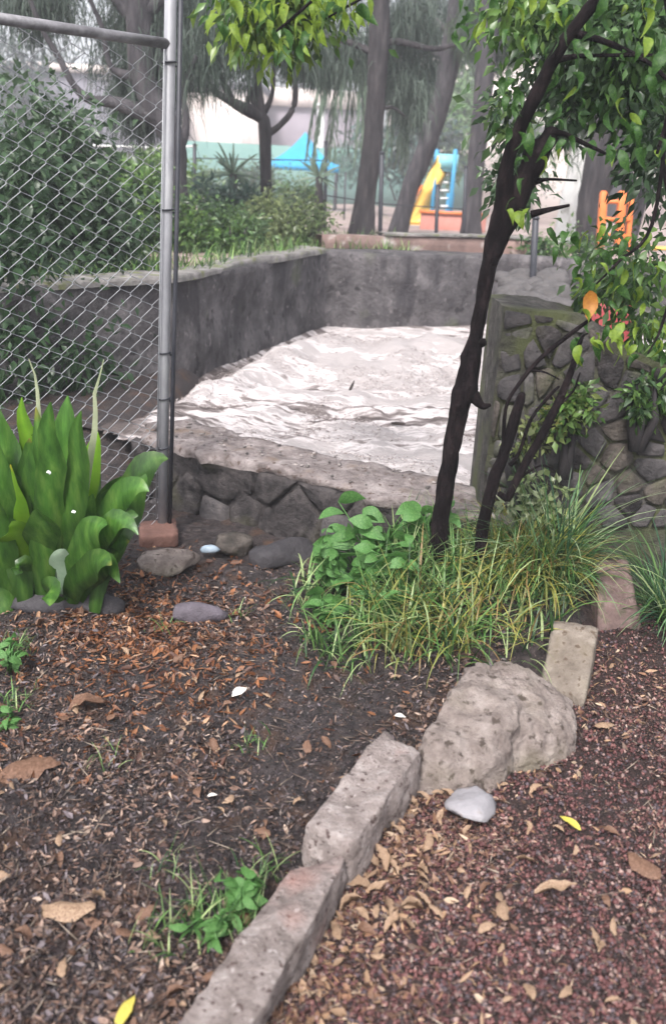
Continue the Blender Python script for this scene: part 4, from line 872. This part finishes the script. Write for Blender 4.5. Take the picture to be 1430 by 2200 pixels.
house('mauve_building', 575, 800, 232, 400, 54, 8, 'bpurple', 'mauve grey building behind the turquoise canopy', [], ('bpink', .9))
house('cream_building', 850, 1300, 120, 400, 60, 9, 'bpink', 'tall pale building behind the leaning trunk and slide', [(900, 280, 24, 30), (1000, 180, 24, 30), (1110, 300, 24, 30)], ('bpink', .4))
house('green_wall', 380, 1040, 318, 400, 44, .3, 'bgreen', 'teal green boundary wall behind the playground', cat='wall')
house('white_building', 1180, 1600, 300, 460, 40, 8, 'bpink', 'pale low building behind the orange posts', [(1400, 400, 20, 30)], ('bpurple', .3))
a = P(686, 320, 48); b_ = P(686, 232, 48); pil = thing('white_column', (a[0], 48, 0), 'white column rising behind the turquoise canopy', 'column')
V, F = tube([(a[0], 48, 0), (a[0], 48, (b_[2])/2), (a[0], 48, b_[2])], [.2, .2, .18], 12); mk('shaft', V, F, M['white'], pil, smooth=True)
V, F = boxm((a[0]-.26, 47.74, b_[2]+.08), (a[0]+.26, 48.26, b_[2]+.2)); mk('capital', V, F, M['white'], pil)

# turquoise canopy
YT = 34.0; pk = P(656, 283, YT); el = P(575, 352, YT); er = P(728, 350, YT); ez = (el[2]+er[2])/2; hw = (er[0]-el[0])/2; cx = (el[0]+er[0])/2; gzt = .15
can = thing('canopy', (cx, YT, gzt), 'turquoise peaked canvas canopy beyond the fence', 'canopy')
cs = [(-1, -1), (1, -1), (1, 1), (-1, 1)]
for k in range(4):
    a_, b2 = np.array(cs[k]), np.array(cs[(k+1) % 4]); V = []; n1, n2 = 8, 6
    for i in range(n1+1):
        t = i/n1; zz = ez+(pk[2]-ez)*(1-t)**1.7
        for j in range(n2+1): s_ = j/n2; q2 = (a_*(1-s_)+b2*s_)*t*hw*(1-.06*math.sin(math.pi*s_)); V.append((cx+q2[0]+(pk[0]-cx)*(1-t), YT+q2[1], zz))
    F = [[i*(n2+1)+j, (i+1)*(n2+1)+j, (i+1)*(n2+1)+j+1, i*(n2+1)+j+1] for i in range(n1) for j in range(n2)]
    mk('canvas_panel', V, F, M['blue_light' if k in (3,) else 'blue'], can, smooth=True)
    V = [(cx+a_[0]*hw, YT+a_[1]*hw, ez), (cx+b2[0]*hw, YT+b2[1]*hw, ez), (cx+b2[0]*hw, YT+b2[1]*hw, ez-.25), (cx+a_[0]*hw, YT+a_[1]*hw, ez-.25)]
    V = np.array(V); nn_ = nrm(np.array([a_[0]+b2[0], a_[1]+b2[1], 0.]))*.02; mk('valance', np.vstack([V, V-nn_]), np.array([(0, 1, 2, 3), (7, 6, 5, 4), (0, 4, 5, 1), (2, 6, 7, 3)]), M['blue'], can)
    V, F = tube([(cx+a_[0]*hw*.94, YT+a_[1]*hw*.94, gzt-.1), (cx+a_[0]*hw*.94, YT+a_[1]*hw*.94, ez+.02)], [.05, .05], 8); mk('leg', V, F, M['darkiron'], can, smooth=True)

# slide
YS = 22.0
def PS(u, v, dy=0): return P(u, v, YS+dy)
g0 = .36; st = PS(952, 352); sb = PS(893, 486); sb[2] = max(sb[2], g0+.15)
sl_ = thing('slide', (st[0], YS, g0), 'playground slide with yellow chute and blue tower', 'slide')
dv = nrm(sb-st); path = [st+[.08, .1, 0.02], st, st*.5+sb*.5+[0, -.05, 0], sb+[0, -.1, .0], sb+[-.06, -.2, -.05]]
path = [np.array(p_) for p_ in path]; V = []; hwid = .17
sd_ = nrm(np.array([1., .45, 0]))
for p_ in path:
    for (a_, z) in ((-1, .16), (-.96, 0), (.96, 0), (1, .16), (1.08, .16), (1.04, -.05), (-1.04, -.05), (-1.08, .16)): V.append(p_+sd_*a_*hwid+[0, 0, z])
F = [[i*8+j, i*8+(j+1) % 8, (i+1)*8+(j+1) % 8, (i+1)*8+j] for i in range(4) for j in range(8)]; mk('chute', V, F, M['yellow'], sl_)
for (du, dyy) in ((938, 0), (978, 0), (938, .8), (978, .8)):
    a_ = PS(du, 322, dyy); b2 = a_.copy(); b2[2] = g0-.1; V, F = tube([b2, a_], [.05, .05], 8); mk('tower_post', V, F, M['blue_steel'], sl_, smooth=True)
a_ = PS(934, 362); b2 = PS(982, 362); V, F = boxm((a_[0], YS, a_[2]-.05), (b2[0], YS+.8, a_[2])); mk('platform', V, F, M['teal'], sl_)
a_ = PS(934, 340); V, F = boxm((a_[0], YS-.03, a_[2]-.22), (b2[0], YS-.0, a_[2]+.1)); mk('guard_panel', V, F, M['teal'], sl_)
a_ = PS(968, 400); V, F = boxm((PS(962, 400)[0], YS+.1, g0), (PS(978, 400)[0], YS+.14, PS(0, 365)[2])); mk('side_panel', V, F, M['blue_steel'], sl_)
for k in range(6):
    v = 375+k*17; a_ = PS(945, v, .1); b2 = PS(962, v, .1); V, F = tube([a_, b2], [.022, .022], 6); mk('rung', V, F, M['white'], sl_, smooth=True)
for k in range(7):
    v = 400+k*13; x0 = 905-k*6.0; a_ = P(x0, v, YS-.2); b2 = P(x0-22, v+4, YS-.2); V, F = tube([a_, b2], [.03, .03], 6); mk('side_rung', V, F, M['orange'], sl_, smooth=True)
V, F = tube([P(906, 398, YS-.2), P(845, 500, YS-.2)], [.03, .03], 6); mk('ladder_rail', V, F, M['orange'], sl_, smooth=True)
a_ = P(905, 458, 20.5); b2 = P(1045, 462, 20.5); rbx = thing('low_red_wall', ((a_[0]+b2[0])/2, 20.5, .3), 'low faded red wall under the slide', 'wall')
V, F = boxm((a_[0], 20.5, .0), (b2[0], 20.75, a_[2])); mk('wall_face', V, F, M['redwall'], rbx)
V, F = boxm((a_[0]-.03, 20.46, a_[2]+.002), (b2[0]+.03, 20.79, a_[2]+.06)); mk('coping', V, F, M['orange'], rbx)

# orange play frame at the right
YO = 11.5; pf = P(1310, 540, YO); of = thing('play_frame', pf, 'orange timber play frame in front of the ragged trunk', 'play frame')
for (u, r0) in ((1290, .045), (1330, .05), (1350, .03)):
    a_ = P(u+6, 410, YO); b2 = P(u, 545, YO); V, F = hexa([b2+np.array([sx*r0, sy*r0, -.3]) for sx, sy in ((-1, -1), (1, -1), (1, 1), (-1, 1))], [a_+np.array([sx*r0, sy*r0, 0]) for sx, sy in ((-1, -1), (1, -1), (1, 1), (-1, 1))], 4, .002, 2); mk('post', V, F, M['orange'], of)
for v in (432, 470, 505): V, F = tube([P(1292, v, YO-.02), P(1352, v+3, YO-.02)], [.028]*2, 6); mk('crossbar', V, F, M['orange'], of, smooth=True)
a_ = P(1395, 530, 14); yb = thing('yellow_bench', a_, 'yellow seat at the right edge beyond the wall', 'bench')
V, F = boxm((a_[0], 14, a_[2]-.04), (a_[0]+.6, 14.35, a_[2])); mk('seat', V, F, M['yellow'], yb)
for dx in (.08, .5): V, F = boxm((a_[0]+dx, 14.05, .4), (a_[0]+dx+.06, 14.3, a_[2]-.042)); mk('leg', V, F, M['yellow'], yb)
a_ = P(1205, 635, 6.5); rbn = thing('red_planter', (a_[0]+.15, 6.5, .3), 'dark red painted block behind the rubble wall', 'planter')
V, F = hexa([(a_[0], 6.45, .2), (a_[0]+.55, 6.45, .2), (a_[0]+.55, 6.75, .2), (a_[0], 6.75, .2)], [(a_[0]+.02, 6.47, a_[2]), (a_[0]+.53, 6.47, a_[2]-.02), (a_[0]+.53, 6.73, a_[2]-.02), (a_[0]+.02, 6.73, a_[2])], 6, .006, 3); mk('planter_side', V, F, M['red'], rbn)
V, F = rock(((a_[0]+.27), 6.6, a_[2]-.01), (.25, .13, .05), 4, 3, 3); mk('soil_fill', V, F, M['soil'], rbn)

# pale rubble bank right of the channel
q = random.Random(3); rbk = thing('rubble_heap', P(1150, 640, 5.6), 'heap of pale rubble behind the rubble wall at the right', 'rubble')
for k in range(70):
    u = q.uniform(1085, 1215); v = q.uniform(590, 690); y = 5.2+(690-v)/100*2.2
    V, F = rock(P(u, v, y), (q.uniform(.06, .16), q.uniform(.06, .13), q.uniform(.04, .09)), 400+k, 2, 5, q.uniform(0, 3)); mk('rubble_stone', V, F, M['rubble'], rbk)

# thin dark fence posts beyond the far wall, with wires
fp = [(418, 312, 492, 13.0), (700, 306, 505, 13.5), (820, 330, 522, 10.6), (742, 372, 450, 26), (940, 400, 522, 12.5), (1150, 470, 645, 7.0), (1000, 360, 520, 13)]
fl = ['dark thin fence post just right of the gnarled trunk', 'dark thin fence post in front of the canopy corner', 'dark thin fence post against the straight trunk', 'short dark post beyond the canopy fence line', 'dark thin fence post below the slide', 'rusty thin post standing behind the rubble wall', 'dark thin fence post beside the slim trunk']
tops = []
for (u, v0, v1, y), lab in zip(fp, fl):
    a_ = P(u, v0, y); b2 = P(u-2, v1, y); t = thing('fence_post', b2, lab, 'post', 'posts of the far fence'); V, F = tube([b2-[0, 0, .3], a_], [.026, .026], 7); mk('shaft', V, F, M['darkiron'], t, smooth=True)
    V, F = tube([a_, a_+[0, 0, .02]], [.034, .02], 7); mk('cap', V, F, M['darkiron'], t, smooth=True); tops.append(a_)
fr = thing('wire_fence', P(-50, 312, 13.2), 'pale top wire and rail of the far fence behind the shrub', 'fence')
V, F = tube([P(-50, 304, 13.2), P(190, 312, 13.2), P(345, 318, 13.2), P(420, 314, 13)], [.014]*4, 6); mk('top_rail', V, F, M['white'], fr, smooth=True)
V, F = tube([P(418, 340, 13.05), P(700, 345, 13.4)], [.008]*2, 5); mk('line_wire', V, F, M['darkiron'], fr, smooth=True)
V, F = tube([P(700, 420, 13.55), P(820, 438, 13.2), P(1000, 450, 13.05)], [.008]*3, 5); mk('line_wire', V, F, M['darkiron'], fr, smooth=True)

# ------------------------------------------------------------------ foreground thin tree
YF = 2.86
ft = thing('thin_tree', P(935, 1240, YF), 'thin dark crooked tree in the foreground leaning over the low wall', 'tree')
V, F = px_tube([(918, 1310, 36), (933, 1235, 24), (946, 1120, 20), (962, 1010, 19), (982, 900, 21), (998, 830, 26), (1012, 770, 23), (1022, 725, 15), (1034, 650, 15), (1050, 570, 17), (1070, 510, 20), (1092, 455, 28), (1120, 395, 25), (1150, 340, 25), (1183, 292, 19), (1194, 278, 9)], YF, 20, .26, 5, 9); mk('trunk', V, F, M['bark_dark'], ft, smooth=True)
FB_ = [[(1088, 470, 24), (1085, 400, 18), (1092, 340, 13), (1120, 270, 13), (1155, 195, 13), (1188, 130, 13), (1225, 70, 12), (1290, -10, 11), (1380, -120, 8)], [(1140, 460, 8), (1180, 450, 5), (1222, 441, 3)], [(1165, 300, 10), (1200, 285, 6), (1262, 312, 4), (1300, 330, 3)],
       [(1188, 130, 7), (1250, 120, 4), (1400, 118, 3)], [(1150, 390, 6), (1180, 385, 3), (1238, 388, 2)], [(1015, 850, 16), (1035, 872, 8), (1052, 870, 4)], [(1020, 740, 14), (1040, 735, 9)], [(1225, 70, 9), (1300, 90, 6), (1400, 140, 4), (1460, 210, 3)], [(1290, -10, 9), (1180, -90, 8), (980, -120, 7), (760, -80, 5), (620, -40, 4)], [(1380, -120, 7), (1430, 0, 5), (1440, 200, 4), (1410, 330, 3)], [(760, -80, 4), (650, 20, 3), (590, 70, 2)], [(900, -110, 4), (800, -20, 3), (700, 40, 2)],
       [(1440, 200, 4), (1400, 480, 4), (1330, 560, 3), (1280, 610, 2)], [(1420, 330, 4), (1450, 560, 4), (1420, 700, 3), (1390, 760, 2)]]
bpts = []
for k, br in enumerate(FB_):
    V, F = px_tube(br, YF, 7, .14, 30+k, 5, -.02); mk('branch', V, F, M['bark_dark'], ft, smooth=True)
# leaves: hand-placed fields in picture terms become clusters round the real branches
HL = {nm: [leafmesh('leaf', M[nm], 1, wd, .04+.04*s, .08+.07*s, 7, .1+.12*s, s, .03) for s, wd in ((1, .42), (2, .55), (3, .3), (4, .46), (5, .38))] for nm in ('hang', 'hang_y', 'hang_o')}
def leaf_obj(p, size, me, parent, d):
    o = bpy.data.objects.new('leaf', me); COL.objects.link(o); o.parent = parent
    d = Vector(d).normalized(); o.rotation_mode = 'QUATERNION'; qd = d.to_track_quat('X', 'Z'); from mathutils import Quaternion
    o.rotation_quaternion = qd @ Quaternion((1, 0, 0), R.uniform(-1.3, 1.3)); o.scale = (size,)*3
    o.location = Vector(p)-Vector(parent.location)+d*size*.5
fields = [((440, 790), (-60, 120), 150, 'hang_y', .55, (.03, .065)), ((1230, 1440), (490, 790), 80, 'hang', .4, (.035, .07)), ((1070, 1170), (330, 470), 16, 'hang', .2, (.035, .06)), ((1060, 1140), (160, 320), 18, 'hang', .2, (.035, .06)), ((1180, 1440), (-20, 330), 90, 'hang', .15, (.035, .07)), ((980, 1240), (-30, 90), 34, 'hang', .4, (.035, .06)), ((1170, 1300), (470, 560), 10, 'hang', .2, (.04, .06))]
tot = 0
for (ur, vr, cnt, base, yfrac, szr) in fields:
    for k in range(cnt):
        u = R.uniform(*ur); v = R.uniform(*vr)
        if base == 'hang_y': v = vr[0]+(vr[1]-vr[0])*R.random()*(1-abs(u-600)/330)
        y = YF+R.uniform(-.35, .35); nm = 'hang_y' if R.random() < yfrac else 'hang'
        leaf_obj(P(u, v, y), R.uniform(*szr), R.choice(HL[nm]), ft, (R.uniform(-.7, .7), R.uniform(-.7, .4), R.uniform(-1.1, -.25))); tot += 1
o_ = leaf_obj(P(1268, 625, YF-.1), .085, HL['hang_o'][1], ft, (.1, 0, -1))
# the finer remaining foliage of the crown
A = Acc(); q = np.random.RandomState(77)
for (u, v, ru, rv, n, cols) in [(1330, 120, 130, 160, 3000, DG[1:]+LG[:2]), (1400, 330, 50, 120, 500, DG), (1150, 20, 100, 60, 450, LG), (600, 0, 160, 75, 1300, LG+[(.25, .34, .05)]), (1100, 390, 40, 70, 240, DG[1:]), (1350, 600, 100, 120, 620, DG[1:]+LG), (1090, 230, 30, 80, 200, LG+DG), (1240, 220, 60, 45, 160, DG), (1400, 720, 50, 70, 260, LG)]:
    c = P(u, v, YF+.45); V, F, k = clumps(c, (ru/FPX*3.3, .3, rv/FPX*3.3), int(n*1.4), .045, .021, 500+u, 18, .7, .2, .35); A.add(V, F, tints(int(n*1.4), cols, k, .3, 5, u))
V, F, T = A.out(); mk('foliage', V, F, M['leafy'], ft, tint=T, kind='stuff')

# bare sapling in front of the rubble wall
YB = 2.8; bs = thing('bare_sapling', P(1030, 1180, YB), 'leafless dark sapling with slanting branches in front of the rubble wall', 'sapling')
for k, br in enumerate([[(1028, 1200, 14), (1040, 1110, 14), (1060, 1030, 14), (1080, 980, 13), (1105, 900, 12), (1118, 855, 10), (1125, 845, 5)], [(1052, 1060, 9), (1078, 980, 5), (1085, 880, 4), (1110, 830, 4), (1160, 770, 5), (1215, 725, 5), (1268, 685, 4)], [(1088, 1075, 8), (1120, 1010, 9), (1165, 930, 10), (1200, 860, 9), (1225, 800, 7), (1245, 735, 5), (1255, 718, 2)],
                        [(1095, 1000, 6), (1115, 970, 4), (1140, 900, 4), (1180, 850, 4), (1200, 830, 3)], [(1240, 760, 4), (1250, 725, 3), (1262, 716, 2)], [(1070, 1060, 6), (1088, 1072, 8)], [(1170, 920, 3), (1192, 915, 2)], [(1140, 795, 3), (1170, 800, 2), (1200, 815, 1.5)], [(1190, 880, 4), (1230, 840, 2.5), (1245, 800, 1.5)], [(1110, 1030, 4), (1160, 1000, 2.5), (1190, 1010, 1.5)]]):
    V, F = px_tube(br, YB, 8, .14, 60+k, 4); mk('branch' if k else 'stem', V, F, M['bark_dark'], bs, smooth=True)

# ------------------------------------------------------------------ grass and herbs
def blades(n, pos, L, wd, cols, seed, lean=.6, lb=None):
    q = np.random.RandomState(seed); a = q.uniform(0, 6.28, n); D = np.stack([np.cos(a), np.sin(a), 0*a], 1); S = np.stack([-np.sin(a), np.cos(a), 0*a], 1); ln = q.uniform(.15, 1, n)*lean; Ls = L*q.uniform(.35, 1.35, n)
    V = []; ns = 7; wd = wd*q.uniform(.5, 1.5, (n, 1))
    for i in range(ns+1):
        t = i/ns; ang = 1.35-ln*2.0*t; 
        if i == 0: p = pos.copy()
        else: p = p+(D*np.cos(ang)[:, None]+np.array([0, 0, 1])*np.sin(ang)[:, None])*(Ls/ns)[:, None]
        w_ = wd*(1-t**2*.9)*(1 if i else .6); V += [p-S*w_, p+S*w_]
    V = np.stack(V, 1); kk = 2*(ns+1); f = np.array([(2*i, 2*i+1, 2*i+3, 2*i+2) for i in range(ns)])
    return V.reshape(-1, 3), (f[None]+np.arange(n)[:, None, None]*kk).reshape(-1, 4), tints(n, cols, None, .3, kk, seed)
GRS = [(.025, .07, .02), (.07, .16, .04), (.15, .27, .08), (.32, .40, .18)]; YGR = [(.28, .28, .06), (.36, .33, .09), (.20, .22, .06), (.30, .20, .08)]; BGR = [(.04, .10, .05), (.09, .19, .09), (.15, .27, .13), (.28, .36, .2)]
A = Acc(); q = np.random.RandomState(88)
for (u0, u1, v0, v1, n, L, cols, ln) in [(650, 1200, 1240, 1390, 700, .19, GRS, 1.35), (780, 1200, 1290, 1400, 520, .24, GRS+YGR, 1.5), (830, 1180, 1130, 1300, 700, .24, GRS, 1.1), (1060, 1230, 1100, 1330, 700, .24, YGR, 1.3), (1150, 1500, 1080, 1300, 1300, .24, BGR, 1.2), (1170, 1520, 960, 1120, 2800, .42, BGR+GRS, 1.0), (1060, 1200, 1060, 1140, 800, .26, YGR+GRS, 1.2), (1130, 1430, 1230, 1330, 420, .20, GRS, .9), (780, 940, 1290, 1400, 260, .16, GRS, 1.0)]:
    nt2 = max(8, n//13); cu, cv = q.uniform(u0, u1, nt2), q.uniform(v0, v1, nt2); k = q.randint(0, nt2, n)
    pos = []
    for i_ in range(n):
        g = G(cu[k[i_]], cv[k[i_]], .05); x_, y_ = P(cu[k[i_]], 1100, 2.95)[0]*0+g[0]*min(g[1], 3.0)/g[1]+q.randn()*.035, min(g[1], 3.0)-(.22*q.rand() if g[1] > 3.0 else 0)+q.randn()*.035; pos.append((x_, y_))
    pos = np.array(pos); b5 = G(1330, 1350, .03); ok = ((pos[:, 0] < xcurb(pos[:, 1])+.02) | (pos[:, 1] > 2.35)) & ~((abs(pos[:, 0]-b5[0]) < .17) & ((pos[:, 1] < b5[1]+.3) | (L > .3))); pos = pos[ok]; pos = np.c_[pos, gz(pos[:, 0], pos[:, 1])-.005]
    V, F, T = blades(len(pos), pos, L, .0034, cols, int(u0)+n, ln); A.add(V, F, T)
V, F, T = A.out(); mk('grass', V, F, M['blade'], tint=T, origin=(0, 0, 0), kind='stuff', label='long arching green and yellowing grass round the thin tree')

def herb(name, uvy, n, size, mt, label, seed, h=.2, spread=.1, wd=.6, pale=0):
    q = random.Random(seed); b_ = G(*uvy[:2], .03); b_[1] = min(b_[1], 3.0); b_[2] = float(gz(np.array([b_[0]]), np.array([b_[1]]))[0]); t = thing(name, b_, label, 'plant')
    me = [leafmesh('leaf', M[mt], 1, wd*f, .08, .1, 7, .25, s, .015) for s, f in ((1, 1), (2, .85), (3, 1.1))]
    T = []
    for k in range(max(3, n//5)):
        a = q.uniform(0, 6.28); tip = b_+[math.cos(a)*spread*q.uniform(.3, 1), math.sin(a)*spread*q.uniform(.3, 1), h*q.uniform(.6, 1.05)]; mid = b_*.5+tip*.5+[0, 0, .03]
        T.append(tube([b_, mid, tip], [.004, .003, .002], 5))
        for j in range(5):
            f = .35+.65*j/4; p = b_*(1-f)+tip*f; aa = q.uniform(0, 6.28); leaf_obj(p, size*q.uniform(.65, 1.15), q.choice(me), t, (math.cos(aa), math.sin(aa)-.2, q.uniform(-.4, .35)))
    tubes_obj('stem', T, M['herb'], t); return t
herb('leafy_herb', (800, 1230), 40, .10, 'herb', 'tallest broad leaved herb against the low wall left of the thin tree', 1, .27, .15)
herb('leafy_herb', (735, 1270), 35, .09, 'herb', 'broad leaved herb left of the tallest one at the low wall', 2, .20, .14)
herb('leafy_herb', (770, 1180), 45, .085, 'herb', 'herb at the back against the dark face of the low wall', 11, .22, .17)
herb('leafy_herb', (850, 1290), 35, .075, 'herb', 'low leafy herb among the grass left of the trunk foot', 12, .14, .14)
herb('leafy_herb', (700, 1240), 30, .08, 'herb', 'drooping herb where the low wall meets the bare soil', 13, .17, .14)
herb('leafy_herb', (820, 1340), 30, .06, 'herb', 'low herb at the front edge of the grass patch', 14, .10, .13)
herb('leafy_herb', (905, 1290), 30, .065, 'herb', 'leafy herb touching the foot of the thin tree', 15, .13, .12)
herb('leafy_herb', (1180, 1290), 25, .06, 'herb', 'small herb in the grass behind the tan block', 16, .12, .12)
herb('leafy_herb', (690, 1320), 25, .075, 'herb', 'low herb at the left end of the grass patch', 3, .11, .12)
herb('leafy_herb', (880, 1200), 35, .09, 'herb', 'broad leaved herb just left of the thin tree', 4, .22, .13)
herb('leafy_herb', (520, 1900), 25, .05, 'herb', 'small bright weed beside the joint of the nearest kerb stones', 5, .09, .07)
herb('leafy_herb', (450, 1950), 25, .045, 'herb', 'dark small weed left of the nearest kerb stone', 6, .06, .10, .4)
herb('pale_herb', (1075, 1310), 10, .12, 'palegreen', 'pale grey green leafed plant lying in the grass', 7, .08, .10, .65)
herb('leafy_herb', (20, 1420), 30, .045, 'herb', 'low weed at the left edge below the strap leaves', 8, .10, .09, .5)
herb('leafy_herb', (30, 1520), 20, .035, 'herb', 'tiny yellowish weed at the left edge', 9, .05, .07, .5)
A = Acc()
for (u, v, n, L) in [(430, 1960, 60, .10), (520, 1960, 50, .11), (560, 1870, 30, .08), (20, 1400, 120, .08), (20, 1500, 70, .06), (350, 1340, 20, .07), (510, 1320, 12, .07), (360, 1870, 20, .06), (230, 1640, 18, .05), (540, 1600, 30, .05), (340, 2010, 40, .07)]:
    g = G(u, v); pos = np.c_[g[0]+NR.randn(n)*.03, g[1]+NR.randn(n)*.03]; pos = np.c_[pos, gz(pos[:, 0], pos[:, 1])-.003]; V, F, T = blades(n, pos, L, .0016, GRS, u+v, .9); A.add(V, F, T)
V, F, T = A.out(); mk('sparse_grass', V, F, M['blade'], tint=T, origin=(0, 0, 0), kind='stuff', label='sparse small grass sprouts on the soil left of the kerb')
# ivy and weeds hanging on the wall's right part
bush('creeping_plant', P(1230, 900, YR-.1), (.10, .05, .12), 420, .035, .018, LG+[(.3, .3, .1)], 'pale creeping weed growing on the face of the rubble wall', 131, 14, 4, .2)
bush('creeping_plant', P(1390, 850, YR-.06), (.12, .04, .10), 500, .04, .016, DG+LG, 'green creeper hanging over the right top of the rubble wall', 133, 14, 4, .5)
bush('creeping_plant', P(1130, 960, YR-.08), (.07, .03, .12), 260, .03, .012, [(.12, .16, .05), (.2, .22, .1)], 'thin mossy weed on the left edge of the rubble wall', 134, 10, 4, .3)
bush('grass_clump', P(1150, 1080, 2.95), (.14, .08, .09), 420, .035, .016, [(.25, .3, .15), (.35, .38, .25), (.15, .2, .08)], 'pale dry weed at the foot of the rubble wall', 132, 14, 4, .2)

# far-bank grass fringe along the wall top
A = Acc(); n = 5200; x = NR.uniform(-4.2, .6, n); y = yfw(x)+.32+NR.exponential(.5, n); pos = np.c_[x, y, farz(x, y)-.02]; V, F, T = blades(n, pos, .22, .006, LG+GRS, 5, .8); A.add(V, F, T)
V, F, T = A.out(); mk('bank_grass', V, F, M['blade'], tint=T, origin=(0, 0, 0), kind='stuff', label='ragged grass fringe on top of the far bank')

# floating debris
for (u, v, l, rz, tl, lab) in [(755, 822, .10, .3, 1.2, 'dark stick poking upright out of the muddy water'), (856, 897, .10, -.7, .15, 'dark floating leaf drifting on the foaming water')]:
    p = G(u, v, .2); p[2] = float(wz(np.array([p[0]]), np.array([p[1]]))[0])+.02; d = np.array([math.cos(rz)*math.cos(tl), math.sin(rz)*math.cos(tl), math.sin(tl)])*l/2
    V, F = tube([p-d, p-d*.3, p+d*.4, p+d], [.004, .011, .009, .002], 7, .2, 3, 3); mk('floating_debris', V, F, M['debris'], smooth=True, label=lab, cat='debris')

# ------------------------------------------------------------------ misty air
HD = .005
V, F = boxm((-90, -35, -2.5), (95, 235, 24)); hz = mk('haze', V, F, None, origin=(0, 0, 0), kind='stuff', label='misty rain haze filling the park')
hm = bpy.data.materials.new('misty_air'); hm.use_nodes = True; N = hm.node_tree.nodes; N.clear(); ho = N.new('ShaderNodeOutputMaterial'); pv = N.new('ShaderNodeVolumePrincipled'); pv.inputs['Density'].default_value = HD; pv.inputs['Color'].default_value = (.90, .93, 1, 1); pv.inputs['Anisotropy'].default_value = .2
hm.node_tree.links.new(pv.outputs[0], ho.inputs['Volume']); hz.data.materials.append(hm)
